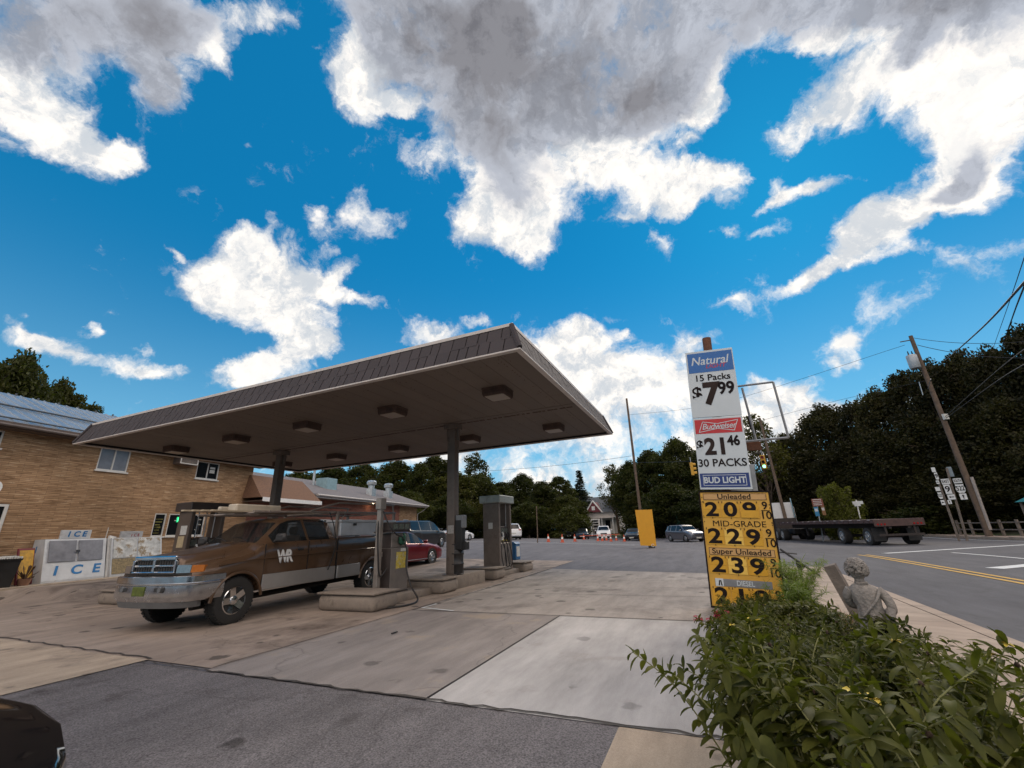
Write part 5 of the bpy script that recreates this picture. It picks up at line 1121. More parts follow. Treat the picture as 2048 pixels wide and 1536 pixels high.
for s in (1,):
    W = frame((-1.00, 1.005, 1.10), (-1, 0, 0), (0, 0, 1))
    text('WR', .33, mat('emblem_grey', (.30, .30, .31), .4), tk, W @ Matrix.Translation((.022, -.018, 0)), 'door_emblem', bold=.035, shear=-.12, sx=.78, ext=.001, space=.74)
    text('WR', .33, white, tk, W @ Matrix.Translation((0, 0, .004)), 'door_emblem', bold=.035, shear=-.12, sx=.78, ext=.001, space=.74)
f = MB(); f.tube(catmull([(-.50, .45, 1.43), (-.60, .15, 1.50), (-.62, -.1, 1.52)], 5), .009, 5); f.tube(catmull([(-.50, -.15, 1.44), (-.60, -.45, 1.50), (-.62, -.62, 1.52)], 5), .009, 5); f.build('wiper', black_pl, tk)
f = MB().box(-.94, -.55, -.12, .02, 1.86, 1.9, bevel=.01); f.bm.free()
MB().tube(catmull([(-2.3, .90, 2.03), (-2.36, 1.0, 1.75), (-2.46, 1.03, 1.35), (-2.40, 1.03, 1.0), (-2.28, 1.03, .72)], 6), .013, 6).build('hanging_strap', rubber, tk, smooth=True)
MB().tube([(-.35, -.86, 1.05), (-.37, -.88, 1.92)], .005, 5).build('aerial', black_pl, tk)
# load on the rack
def tkp(x, y, z): return TKM @ Vector((x, y, z))
wood_l = mat('pale_lumber', (.46, .38, .27), .8, vary=.15, vs=6)
o = MB(); r_ = random.Random(2)
for k in range(4): o.box(-2.2-k*.1, .55-k*.12, -.16+k*.1, -.08+k*.1, 2.03, 2.06+.0*k)
t = thing('lumber_bundle', 'pale boards lying on the rack over the pickup cab', 'lumber', tkp(0, 0, 0), tk.rotation_euler.z); o.build('board', wood_l, t)
o = MB().box(-1.75, -.55, -.35, -.08, 2.03, 2.22, bevel=.025).box(-1.6, -.4, -.46, -.36, 2.03, 2.17, bevel=.02); t = thing('wrapped_bundle', 'cream wrapped bundle strapped on the rack above the windshield', 'bundle', tkp(0, 0, 0), tk.rotation_euler.z); o.build('wrap', mat('cream_wrap', (.50, .44, .35), .7, vary=.15), t, smooth=35)
o = MB()
for y in (-.62, -.28): o.box(-4.9, -1.6, y-.03, y+.03, 2.09, 2.16, M=None)
for k in range(11): o.tube([(-4.75+k*.3, -.62, 2.125), (-4.75+k*.3, -.28, 2.125)], .015, 6)
t = thing('ladder', 'reddish ladder lying on the pickup rack behind the cab', 'ladder', tkp(0, 0, 0), tk.rotation_euler.z); o.build('ladder_frame', mat('ladder_red', (.22, .08, .05), .6, vary=.2), t)
# ------------------------------------------------------------------ flatbed trailer and its tractor turning away on the road
rw = onground(1745, 1091); dirn = Vector((.19, .982, 0)); hz = math.atan2(dirn.y, dirn.x); left = Vector((-dirn.y, dirn.x, 0))
base = rw-left*1.12; base.z = rw.z
tl = thing('flatbed_trailer', 'long empty flatbed trailer with a worn reddish deck driving away on the road', 'trailer', base, hz)
deck = mat('deck_wood', (.15, .115, .10), .85, vary=.35, vs=6, stain=((.07, .05, .045), 3, .5, .7)); chs = mat('chassis_grime', (.035, .028, .026), .8, vary=.3); tred = mat('trailer_red', (.07, .04, .036), .6, vary=.35, vs=5)
f = MB()
for k in range(9): f.box(-1.1, 13.2, -1.28+k*.285, -1.28+k*.285+.275, 1.42, 1.47)
f.build('deck', deck, tl)
for s in (-1, 1):
    f = MB().box(-1.12, 13.2, s*1.31-.02, s*1.31+.02, 1.27, 1.485)
    for k in range(24): f.box(-.8+k*.58, -.7+k*.58, s*1.335-.01, s*1.335+.02, 1.30, 1.42)
    f.build('side_rail', tred, tl)
MB().box(-1.1, 12.6, -.55, -.42, .95, 1.41).box(-1.1, 12.6, .42, .55, .95, 1.41).box(-1.1, 12.8, -1.25, 1.25, 1.33, 1.415).build('main_beam', chs, tl)
MB().box(-1.16, -1.121, -1.3, 1.3, 1.08, 1.48, bevel=.01).build('rear_sill', tred, tl)
f = MB().box(-1.12, -1.02, -1.15, 1.15, .55, .66); 
for s in (-1, 1): f.box(-1.1, -1.03, s*.75-.05, s*.75+.05, .66, 1.08)
f.build('underride_bar', chs, tl)
for s in (-1, 1):
    for k in range(3): MB().lathe([(0, 0), (.05, 0), (.05, .02), (0, .02)], seg=10, M=Matrix.Translation((-1.162, s*(.75+k*.18), 1.2)) @ Matrix.Rotation(-math.pi/2, 4, 'Y')).build('tail_light', tail_m, tl)
    f = MB().box(-.62, -.60, s*.9-.33, s*.9+.33, .25, 1.0); f.build('mud_flap', black_pl, tl)
    f = MB()
    for k in range(14): f.box(-.9+k*1.0, -.6+k*1.0, s*1.333, s*1.338, 1.44, 1.475)
    f.build('reflector_strip', mat('reflector', (.45, .40, .38), .5), tl)
    for ax in (0, 3.05): wheel(tl, ax, s*1.02, .50, .46, s, steel)
for ax in (0, 3.05): MB().tube([(ax, -.9, .5), (ax, .9, .5)], .09, 8).build('axle', chs, tl)
for s in (-1, 1): MB().box(9.6, 9.75, s*.6-.06, s*.6+.06, .35, 1.0).build('landing_leg', chs, tl)
tb = base+dirn*14.0; th_ = thing('truck_tractor', 'white truck tractor at the front of the flatbed trailer, mostly behind the price sign', 'truck', (tb.x, tb.y, T(tb.x, tb.y)), hz)
MB().box(-1.4, 6.2, -.45, .45, .55, .95).build('frame_rail', chs, th_)
f = MB(); f.rings([[(1.9, y, z) for y, z in ((-1.2, .7), (1.2, .7), (1.22, 2.9), (1.0, 3.35), (-1.0, 3.35), (-1.22, 2.9))], [(4.0, y, z) for y, z in ((-1.2, .7), (1.2, .7), (1.22, 2.9), (1.0, 3.3), (-1.0, 3.3), (-1.22, 2.9))], [(4.7, y, z) for y, z in ((-1.2, .7), (1.2, .7), (1.2, 2.1), (1.0, 2.2), (-1.0, 2.2), (-1.2, 2.1))], [(6.3, y, z) for y, z in ((-1.0, .6), (1.0, .6), (1.0, 1.7), (.8, 1.85), (-.8, 1.85), (-1.0, 1.7))]]); f.build('cab', paint('white_paint_car', (.66, .67, .68)), th_, bevel=.05)
for s in (-1, 1):
    MB().tube([(1.65, s*1.0, .9), (1.65, s*1.0, 3.7)], .09, 10).build('exhaust_stack', chrome, th_, smooth=True)
    MB().box(3.3, 4.0, s*1.225-.01, s*1.225+.008, 2.05, 2.75).build('side_window', glass, th_)
    for ax in (-.6, .75): wheel(th_, ax, s*.98, .50, .5, s, steel)
    wheel(th_, 5.5, s*1.02, .50, .3, s, steel)
MB().box(1.2, 1.7, -.9, .9, .95, 1.9).build('headache_rack', chs, th_)
# ------------------------------------------------------------------ trees
def leafmat(name, c1, c2, trans=.35, vs=.9, rough=.55):
    m = bpy.data.materials.new(name); m.use_nodes = True; N, L = nodes_of(m); b = N['Principled BSDF']; tc = N.new('ShaderNodeTexCoord')
    no = N.new('ShaderNodeTexNoise'); no.inputs['Scale'].default_value = vs; no.inputs['Detail'].default_value = 4; L.new(tc.outputs['Object'], no.inputs[0])
    oi = N.new('ShaderNodeObjectInfo'); ad = N.new('ShaderNodeMath'); ad.operation = 'MULTIPLY_ADD'; L.new(oi.outputs['Random'], ad.inputs[0]); ad.inputs[1].default_value = .3; L.new(no.outputs['Fac'], ad.inputs[2])
    r = N.new('ShaderNodeMapRange'); r.inputs[1].default_value = .4; r.inputs[2].default_value = .9; L.new(ad.outputs[0], r.inputs[0])
    mx = N.new('ShaderNodeMix'); mx.data_type = 'RGBA'; L.new(r.outputs[0], mx.inputs[0]); mx.inputs[6].default_value = (*c1, 1); mx.inputs[7].default_value = (*c2, 1)
    L.new(mx.outputs[2], b.inputs['Base Color']); b.inputs['Roughness'].default_value = rough; b.inputs['Specular IOR Level'].default_value = .2
    t = N.new('ShaderNodeBsdfTranslucent'); g = N.new('ShaderNodeMix'); g.data_type = 'RGBA'; g.blend_type = 'MULTIPLY'; g.inputs[0].default_value = 1; L.new(mx.outputs[2], g.inputs[6]); g.inputs[7].default_value = (1.3, 1.5, .5, 1); L.new(g.outputs[2], t.inputs[0])
    ms = N.new('ShaderNodeMixShader'); ms.inputs[0].default_value = trans; L.new(b.outputs[0], ms.inputs[1]); L.new(t.outputs[0], ms.inputs[2]); L.new(ms.outputs[0], N['Material Output'].inputs[0]); return m
bark = mat('bark', (.075, .052, .038), .95, vary=.35, vs=6, bump=.8, bs=18)
leaf_a = leafmat('leaf_oak', (.016, .023, .005), (.062, .066, .014), .35); leaf_b = leafmat('leaf_maple', (.02, .027, .006), (.08, .076, .018), .35); leaf_c = leafmat('leaf_conifer', (.010, .018, .009), (.022, .032, .014), .1); leaf_d = leafmat('leaf_bright', (.045, .055, .009), (.105, .108, .02), .4)
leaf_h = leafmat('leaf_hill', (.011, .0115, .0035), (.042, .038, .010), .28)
def leafmesh(name, pos, size, rng, m, elong=1.7, up=.3):
    n = len(pos); pos = np.asarray(pos); d = rng.normal(size=(n, 3)); d[:, 2] *= .7; d /= np.linalg.norm(d, axis=1)[:, None]
    e = rng.normal(size=(n, 3)); e -= d*(e*d).sum(1)[:, None]; e /= np.linalg.norm(e, axis=1)[:, None]; s = size*rng.uniform(.6, 1.35, n)[:, None]
    a = pos-d*s*elong*.5; c = pos+d*s*elong*.5; nn = np.cross(d, e); k = rng.uniform(-.25, .25, n)[:, None]*s
    b1 = pos+e*s*.5+nn*k-d*s*.12; b2 = pos-e*s*.5+nn*k+d*s*.1
    V = np.stack([a, b1, c, b2], 1).reshape(-1, 3); F = np.arange(4*n).reshape(n, 4)
    me = bpy.data.meshes.new(name); me.from_pydata(V.tolist(), [], F.tolist()); me.materials.append(m); return me
def tree_proto(seed, H=12, R=4.2, n=24000, leaf=.185, lobes=34, base=.18, m=leaf_a, hole=0.0, name='tree'):
    rng = np.random.default_rng(seed); rr = random.Random(seed); f = MB(); lob = []
    trunk = catmull([(0, 0, -.6), (rr.uniform(-.15, .15), rr.uniform(-.15, .15), H*.25), (rr.uniform(-.3, .3), rr.uniform(-.3, .3), H*.55), (rr.uniform(-.4, .4), rr.uniform(-.4, .4), H*.9)], 5)
    f.tube(trunk, .026*H, 9, .03)
    for k in range(lobes):
        t = (k+.5)/lobes; z = H*(base+.12+(.86-base)*t); prof = math.sin(math.pi*min(1, max(.08, (t*.86+.14))))**.62; a = k*2.4+rr.uniform(-.4, .4)
        rad = R*prof*rr.uniform(.40, .95)*(1 if k < lobes-2 else .35); c = Vector((math.cos(a)*rad, math.sin(a)*rad, z+rr.uniform(-.4, .4)))
        s0 = trunk[min(len(trunk)-1, int(len(trunk)*(z/H)*.72))]
        f.tube(catmull([s0, s0.lerp(c, .5)+Vector((0, 0, -.25)), c], 4), .008*H*(1.15-t), 6, .02); lob.append((c, R*rr.uniform(.20, .42)*(1.1-.35*t)))
        for q in range(3):
            w = c+Vector((rr.uniform(-1, 1), rr.uniform(-1, 1), rr.uniform(-.5, .8)))*lob[-1][1]; f.tube([c, w], .03, 4, .012)
    pts = []
    wts = np.array([l[1]**2 for l in lob]); wts /= wts.sum()
    for (c, r), w in zip(lob, wts):
        q = int(n*w); d = rng.normal(size=(q, 3)); d /= np.linalg.norm(d, axis=1)[:, None]
        rad = r*(1.12-.9*rng.random(q)**1.5)*(1+.25*np.sin(d[:, 0]*5+c.x)*np.sin(d[:, 1]*6+c.y)*np.cos(d[:, 2]*4))
        p = np.array(c)+d*rad[:, None]*np.array([1, 1, .74])
        if hole: p = p[(np.sin(p[:, 0]*2.3+seed)*np.sin(p[:, 1]*2.1)*np.sin(p[:, 2]*2.6)) > hole-.55]
        pts.append(p)
    zz = rng.uniform(base+.1, .97, n//7)*H; aa = rng.uniform(0, 6.283, n//7); rd = R*np.sin(np.pi*np.clip(zz/H, .1, .98))**.62*np.sqrt(rng.random(n//7))*1.02; pts.append(np.stack([rd*np.cos(aa), rd*np.sin(aa), zz], 1))
    me = leafmesh('crown', np.concatenate(pts), leaf, rng, m)
    return f, me, H
def conifer_proto(seed=5, H=16, R=3.2):
    rng = np.random.default_rng(seed); rr = random.Random(seed); f = MB(); f.tube([(0, 0, -.5), (0, 0, H*.98)], .22, 8, .02); P = []
    z = H*.12
    while z < H*.98:
        t = z/H; L_ = R*(1-t)**1.15*rr.uniform(.7, 1.1)+.06; nb = 7
        for k in range(nb):
            a = rr.uniform(0, 6.28); d = Vector((math.cos(a), math.sin(a), 0)); e = Vector((0, 0, z))+d*L_+Vector((0, 0, -.16*L_+.12*L_*rr.uniform(-1, 1))); f.tube([Vector((0, 0, z)), e], .03, 4, .008)
            m_ = int(6+15*L_)
            for j in range(m_):
                s = rr.uniform(.18, 1); p = Vector((0, 0, z)).lerp(e, s); w = .34*(1.1-s)+.10; P.append((p.x+rr.uniform(-w, w), p.y+rr.uniform(-w, w), p.z-rr.uniform(-.02, .30)))
        z += .36+.34*(1-t)
    return f, leafmesh('crown', P, .17, rng, leaf_c, 2.4), H
PROTO = {}
def proto(k):
    if k not in PROTO:
        f, me, H = {'oak': lambda: tree_proto(1), 'maple': lambda: tree_proto(2, R=3.7, m=leaf_b, lobes=28), 'ash': lambda: tree_proto(3, R=3.3, lobes=24, leaf=.18, n=17000, hole=.25), 'sparse': lambda: tree_proto(4, R=3.1, n=4200, leaf=.20, lobes=28, base=.3, m=leaf_b, hole=.3),
                    'hill': lambda: tree_proto(6, R=4.6, n=30000, lobes=44, m=leaf_h, base=.05), 'hillb': lambda: tree_proto(7, R=4.0, n=26000, lobes=40, m=leaf_h, base=.05, hole=.2), 'conifer': conifer_proto, 'bush': lambda: tree_proto(8, H=4, R=2.4, n=6500, leaf=.13, lobes=22, base=-.1, m=leaf_d), 'shrub': lambda: tree_proto(9, H=4, R=2.6, n=6000, leaf=.15, lobes=20, base=-.1, m=leaf_a)}[k]()
        t = f.build('trunk', bark, None, smooth=50); PROTO[k] = (t.data, me, H); bpy.data.objects.remove(t)
    return PROTO[k]
tr_rng = random.Random(21)
def hground(P):
    d = P-A0; v, u = d.dot(BV), d.dot(AU); return T(P.x, P.y)+(HZ(v, u) if u < -20.6 else 0)
def tree(px, py, wpx, D, kind, label, name='tree', group=None, cat='tree'):
    top = at(px, py, D); P = Vector((top.x, top.y, 0)); P.z = hground(P)-.1; h = max(1.5, top.z-P.z)
    tm, cm, H = proto(kind); t = thing(name, label, cat, P, tr_rng.uniform(0, 6.28), group)
    dep = look(px, py); wid = wpx/FPX*D*(CF.dot(dep)/math.hypot(dep.x, dep.y))*1.0; R_ = {'oak': 4.6, 'maple': 4.1, 'ash': 3.7, 'sparse': 3.4, 'hill': 5, 'hillb': 4.4, 'conifer': 3.1, 'bush': 2.5, 'shrub': 2.7}[kind]
    s = h/H; sx = wid/2/R_; sx = min(max(sx, s*.55), s*2.0); t.scale = (sx, sx, s)
    link(bpy.data.objects.new('trunk', tm), t); link(bpy.data.objects.new('crown', cm), t); return t
FAR = 'trees in the dark wood beyond the lot'; FL = 'leafy tree in the dark wood beyond the far lot, behind the low building and cones'
for a in ((600, 945, 150, 66, 'oak'), (665, 938, 130, 72, 'maple'), (730, 930, 130, 66, 'oak'), (795, 928, 120, 74, 'maple'), (842, 930, 100, 68, 'ash'), (868, 918, 110, 76, 'maple'), (908, 948, 110, 66, 'maple'), (955, 950, 110, 72, 'oak'), (1000, 966, 90, 80, 'ash'), (1042, 950, 100, 86, 'oak'), (1085, 968, 90, 76, 'maple'), (1116, 955, 80, 88, 'ash'), (1135, 992, 90, 74, 'oak'), (820, 985, 100, 58, 'oak'), (900, 990, 100, 62, 'oak'), (985, 1000, 90, 64, 'maple'), (1055, 1005, 90, 66, 'oak'), (1258, 925, 100, 86, 'oak'), (1298, 908, 110, 78, 'maple'), (1350, 880, 120, 74, 'oak'), (1400, 905, 110, 72, 'ash'), (1440, 935, 120, 66, 'oak'), (1330, 968, 120, 64, 'oak'), (1275, 985, 80, 70, 'maple'), (1390, 985, 110, 60, 'oak')):
    tree(*a, FL, group=FAR)
for k in range(26):
    px = 560+k*34+tr_rng.uniform(-8, 8)
    if 1150 < px < 1262: continue
    tree(px, 1024+tr_rng.uniform(-10, 12), 100, 68+tr_rng.uniform(-5, 8), 'shrub', 'dark undergrowth shrub at the foot of the far wood', 'shrub', 'undergrowth along the far wood', 'shrub')
tree(952, 910, 90, 84, 'sparse', 'tall airy tree with sky showing through, right of the canopy column'); tree(1224, 932, 70, 92, 'sparse', 'thin airy tree standing behind the white house'); tree(1505, 835, 110, 62, 'sparse', 'airy tree seen through the empty sign frame')
tree(1157, 938, 80, 96, 'conifer', 'tall pointed spruce standing above the wood left of the white house', 'conifer_tree')
far2 = 'low trees along the horizon'
for k in range(30):
    px = 560+k*31+tr_rng.uniform(-10, 10)
    if 1165 < px < 1262: continue
    tree(px, 985+tr_rng.uniform(-14, 22), 110, 104+tr_rng.uniform(-4, 22), tr_rng.choice(('oak', 'maple', 'ash')), 'dark tree far back along the horizon behind the nearer wood', group=far2)
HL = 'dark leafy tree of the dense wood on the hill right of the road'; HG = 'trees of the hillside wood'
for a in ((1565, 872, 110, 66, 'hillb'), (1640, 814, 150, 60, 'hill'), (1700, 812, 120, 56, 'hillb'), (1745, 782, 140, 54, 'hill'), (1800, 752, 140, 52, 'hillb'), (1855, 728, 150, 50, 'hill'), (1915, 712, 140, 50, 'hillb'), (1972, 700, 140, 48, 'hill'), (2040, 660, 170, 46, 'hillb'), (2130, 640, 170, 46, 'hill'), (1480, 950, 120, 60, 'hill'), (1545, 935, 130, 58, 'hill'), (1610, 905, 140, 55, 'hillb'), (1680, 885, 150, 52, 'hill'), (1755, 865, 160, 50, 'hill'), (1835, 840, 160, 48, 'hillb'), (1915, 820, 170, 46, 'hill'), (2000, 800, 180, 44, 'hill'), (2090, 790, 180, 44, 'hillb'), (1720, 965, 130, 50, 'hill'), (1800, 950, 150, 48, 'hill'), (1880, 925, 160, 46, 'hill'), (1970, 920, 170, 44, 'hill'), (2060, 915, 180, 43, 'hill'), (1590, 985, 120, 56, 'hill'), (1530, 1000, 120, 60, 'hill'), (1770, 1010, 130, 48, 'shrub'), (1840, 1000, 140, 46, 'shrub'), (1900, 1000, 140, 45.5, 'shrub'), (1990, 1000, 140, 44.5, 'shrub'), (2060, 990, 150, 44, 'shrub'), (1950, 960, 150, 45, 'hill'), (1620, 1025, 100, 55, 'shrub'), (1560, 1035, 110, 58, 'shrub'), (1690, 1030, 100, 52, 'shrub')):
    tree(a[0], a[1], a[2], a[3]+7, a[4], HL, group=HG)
tree(1662, 970, 82, 46, 'bush', 'bright yellow green bush in front of the dark wood, over the trailer', 'bush', cat='bush')
tree(52, 712, 180, 42, 'oak', 'big dark tree rising behind the store roof at the left edge'); tree(-40, 735, 160, 40, 'maple', 'dark tree behind the store roof, cut by the left edge of the photo'); tree(125, 775, 120, 44, 'maple', 'smaller dark tree behind the store roof, right of the big one'); tree(188, 812, 90, 46, 'ash', 'lowest tree top peeping over the store roof near the canopy corner')
# ------------------------------------------------------------------ planting bed
pl_a = leafmat('bed_leaf', (.024, .033, .006), (.125, .128, .026), .36, 9, .6); pl_l = leafmat('bed_leaf_lime', (.12, .17, .035), (.22, .27, .06), .4, 5); stem_m = mat('stem_pale', (.20, .20, .075), .7, vary=.3, vs=8); dry = mat('dry_stem', (.20, .12, .07), .9, vary=.3); seed_m = mat('seed_head', (.05, .03, .02), .95, vary=.4, vs=20); yfl = mat('petal_yellow', (.55, .42, .06), .6, vary=.2); rfl = mat('petal_red', (.38, .03, .06), .6, vary=.3, vs=20)
def blade(f, base, d, L_, w, droop, rr, n=4):
    d = d.normalized(); side = d.cross(Vector((0, 0, 1)))
    if side.length < .05: side = Vector((1, 0, 0))
    side.normalize(); side = Matrix.Rotation(rr.uniform(-.5, .5), 3, d) @ side; nrm = side.cross(d); prev = None; p = base.copy()
    for i in range(n+1):
        t = i/n; ww = w*(math.sin(math.pi*(t*.88+.07))**.8)*.5
        row_ = [p-side*ww+nrm*ww*.35, p.copy(), p+side*ww+nrm*ww*.35]
        vs = [f.bm.verts.new(q) for q in row_]
        if prev:
            for a in (0, 1): f.bm.faces.new((prev[a], prev[a+1], vs[a+1], vs[a]))
        prev = vs; d = (d+Vector((0, 0, -droop/n))).normalized(); nrm = side.cross(d); p = p+d*(L_/n)
def perennial(seed, ns=11, h=.75, spread=.55, leaf=(.125, .031), tips=None, long_=0, lm=pl_a):
    rr = random.Random(seed); S_, F_ = MB(), MB(); tip = []
    for k in range(ns+long_):
        a = rr.uniform(0, 6.28); lean = rr.uniform(.1, 1)*spread*(1.7 if k >= ns else 1); hh_ = h*rr.uniform(.6, 1.05)*(1.15 if k >= ns else 1); b0 = Vector((math.cos(a), math.sin(a), 0))*rr.uniform(.02, .13); o = Vector((math.cos(a), math.sin(a), 0))
        path = catmull([b0, b0+o*lean*.25+Vector((0, 0, hh_*.4)), b0+o*lean*.62+Vector((0, 0, hh_*.8)), b0+o*lean+Vector((0, 0, hh_))], 5); S_.tube(path, .0055, 5, .0025); m_ = len(path)
        for i in range(4, m_):
            if k >= ns and i < m_-5: continue
            t = (path[i]-path[i-1]).normalized(); ph = i*1.57+k
            for q in (0, math.pi):
                r = Matrix.Rotation(ph+q, 3, t) @ t.orthogonal().normalized(); blade(F_, path[i], r+t*rr.uniform(.25, .9), leaf[0]*rr.uniform(.65, 1.25)*(1.15-.4*i/m_), leaf[1]*rr.uniform(.8, 1.25), rr.uniform(.3, 1.4), rr)
                if rr.random() < .45: blade(F_, path[i], Matrix.Rotation(.8, 3, t) @ r+t*rr.uniform(.3, 1.2), leaf[0]*rr.uniform(.5, .9), leaf[1]*.9, rr.uniform(.2, 1.2), rr)
        if i % 2 == 0 or True: tip.append(path[-1])
    XL = []
    for k, p in enumerate(tip):
        X = MB(); XL.append(X)
        if tips == 'seed' and rr.random() < .5: 
            X.lathe([(0, -.012), (.011, -.006), (.013, .004), (.006, .013), (0, .014)], p, 7)
            for q in range(5): blade(X, p, Vector((math.cos(q*1.26), math.sin(q*1.26), .2)), .022, .008, .6, rr, 2)
        elif tips in ('yellow', 'red') and rr.random() < (.35 if tips == 'yellow' else .9):
            for z in range(1 if tips == 'yellow' else 4):
                pp = p+Vector((rr.uniform(-.03, .03), rr.uniform(-.03, .03), rr.uniform(-.02, .03)))*(0 if tips == 'yellow' else 1)
                for q in range(6): blade(X, pp, Vector((math.cos(q*1.05), math.sin(q*1.05), rr.uniform(.2, .8))), .028 if tips == 'yellow' else .038, .02, rr.uniform(.2, 1), rr, 2)
    return [('stem', S_, stem_m), ('foliage', F_, lm)]+([('seed_head' if tips == 'seed' else 'flower', x, {'seed': seed_m, 'yellow': yfl, 'red': rfl}[tips]) for x in XL if len(x.bm.verts)] if tips else [])
def strap_plant(seed, n=70, L_=.55, m=pl_a, w=.016):
    rr = random.Random(seed); f = MB()
    for k in range(n):
        a = rr.uniform(0, 6.28); o = Vector((math.cos(a), math.sin(a), 0)); blade(f, o*rr.uniform(0, .09), o*rr.uniform(.15, .8)+Vector((0, 0, 1)), L_*rr.uniform(.5, 1.1), w*rr.uniform(.7, 1.2), rr.uniform(.4, 2.0), rr, 6)
    return [('foliage', f, m)]
def fern_plant(seed, h=.9, n=26, m=pl_l):
    rr = random.Random(seed); f, s = MB(), MB()
    for k in range(n):
        a = rr.uniform(0, 6.28); o = Vector((math.cos(a), math.sin(a), 0)); lean = rr.uniform(.05, .5); path = catmull([o*.05, o*lean*.4+Vector((0, 0, h*.5)), o*lean+Vector((0, 0, h*rr.uniform(.75, 1.05)))], 9); s.tube(path, .004, 4, .002)
        for i in range(4, len(path)):
            for q in range(6): blade(f, path[i], Vector((rr.uniform(-1, 1), rr.uniform(-1, 1), rr.uniform(-.1, .8))), rr.uniform(.07, .15), .010, rr.uniform(.2, 1), rr, 3)
    return [('stem', s, stem_m), ('foliage', f, m)]
def plant(name, parts, label, loc, rz=0, sc=1, group=None):
    t = thing(name, label, 'plant', loc, rz, group); t.scale = sc if hasattr(sc, '__len__') else (sc,)*3
    for n, mb, m_ in parts: mb.build(n, m_, t, smooth='raw' if n != 'stem' else True)
    return t
bed = random.Random(77); protos = []; BEDG = 'leafy perennials in the roadside bed'
BL = {'plain': 'dense green leafy perennial in the roadside bed, without flowers', 'seed': 'leafy perennial in the roadside bed carrying dark dried seed heads', 'yellow': 'leafy perennial in the roadside bed with a few small yellow flowers', 'lanky': 'leafy perennial in the roadside bed with long pale bare stems reaching over the paving'}
specs = [('plain', dict(seed=1, ns=15)), ('plain', dict(seed=2, ns=14, leaf=(.155, .042), spread=.45)), ('seed', dict(seed=3, ns=13, tips='seed', leaf=(.10, .025))), ('yellow', dict(seed=4, ns=13, tips='yellow', long_=2, leaf=(.115, .030))), ('lanky', dict(seed=5, ns=9, tips='yellow', long_=9, spread=.62)), ('plain', dict(seed=6, ns=16, leaf=(.145, .046), h=.65))]
spots = []
for i in range(64):
    v = -5.0+i*7.0/64+bed.uniform(-.2, .2); u = -2.68-1.2*((i*.618) % 1)+bed.uniform(-.08, .08)
    if v < -4.3 and u > -2.75: continue
    if v > 1.9: continue
    if (v, u) and math.hypot(v-loc_st(sq)[0], u-loc_st(sq)[1]) < .34: continue
    spots.append((v, u))
made = {}
for i, (v, u) in enumerate(spots):
    k = (0, 1, 2, 3, 4, 5, 4, 2)[i % 8]
    if k == 4 and u < -3.45: k = 2
    kind, kw = specs[k]; hh_ = float(np.interp(v, [-5, -4, -3, -1.5, .3, 2], [.80, .78, .71, .57, .41, .22]))*(1-.38*ss(-3.1, -3.8, u)*ss(-3.6, -1.8, v))*bed.uniform(.68, 1.22)
    s_ = hh_/.86; sc = (max(.62, s_)*bed.uniform(.85, 1.05), max(.62, s_)*bed.uniform(.85, 1.05), s_); p = st(v, u, .05); rz = bed.uniform(0, 6.28)
    if k not in made: made[k] = plant('flowering_plant' if kind != 'plain' else 'leafy_plant', perennial(**kw), BL[kind], p, rz, sc, BEDG)
    else: dup(made[k], p, rz, BL[kind], sc, BEDG)
for (v, u, h_) in ((-.75, -3.55, .56), (-.35, -3.35, .55), (-1.25, -3.75, .58), (-.9, -3.95, .42), (-1.7, -3.95, .5), (-.2, -3.15, .52)): dup(made[bed.choice((0, 1, 5))], st(v, u, .05), bed.uniform(0, 6.28), BL['plain'], (.72, .72, h_/.86), BEDG)
plant('red_flower_plant', perennial(31, 9, .36, .28, (.09, .03), 'red'), 'low plant with clustered red flowers at the corner of the bed by the slab', st(-.35, -2.62, .05), .3)
sp1 = plant('strap_leaf_plant', strap_plant(41, 90, .50), 'arching grassy strap leaves at the foot of the price sign', st(1.6, -3.1, .0), 0, 1, 'strap leaved clumps under the sign')
for (v, u, s) in ((1.5, -3.3, 1.0), (1.0, -2.75, .9), (1.9, -3.65, .95)): dup(sp1, st(v, u, .05), bed.uniform(0, 6), None, s)
plant('lime_plant', fern_plant(51, .72), 'tall feathery lime green plant right of the yellow price board', st(1.75, -3.72, .05), 0, 1.05)
plant('lime_plant', fern_plant(52, .55, 18), 'shorter feathery lime green plant between price board and timber post', st(.9, -3.55, .05), 0, 1)
gt = leafmat('dry_grass', (.16, .075, .04), (.30, .17, .09), .3, 5)
plant('dry_grass_tuft', strap_plant(61, 160, .3, gt, .005), 'tuft of reddish dry grass between the statue and the sidewalk', st(-.9, -4.0, .05), 0, 1.1)
plant('dry_grass_tuft', strap_plant(62, 90, .3, gt, .007), 'smaller tuft of tan dry grass behind the statue', st(.7, -4.02, .05), 0, 1.1)
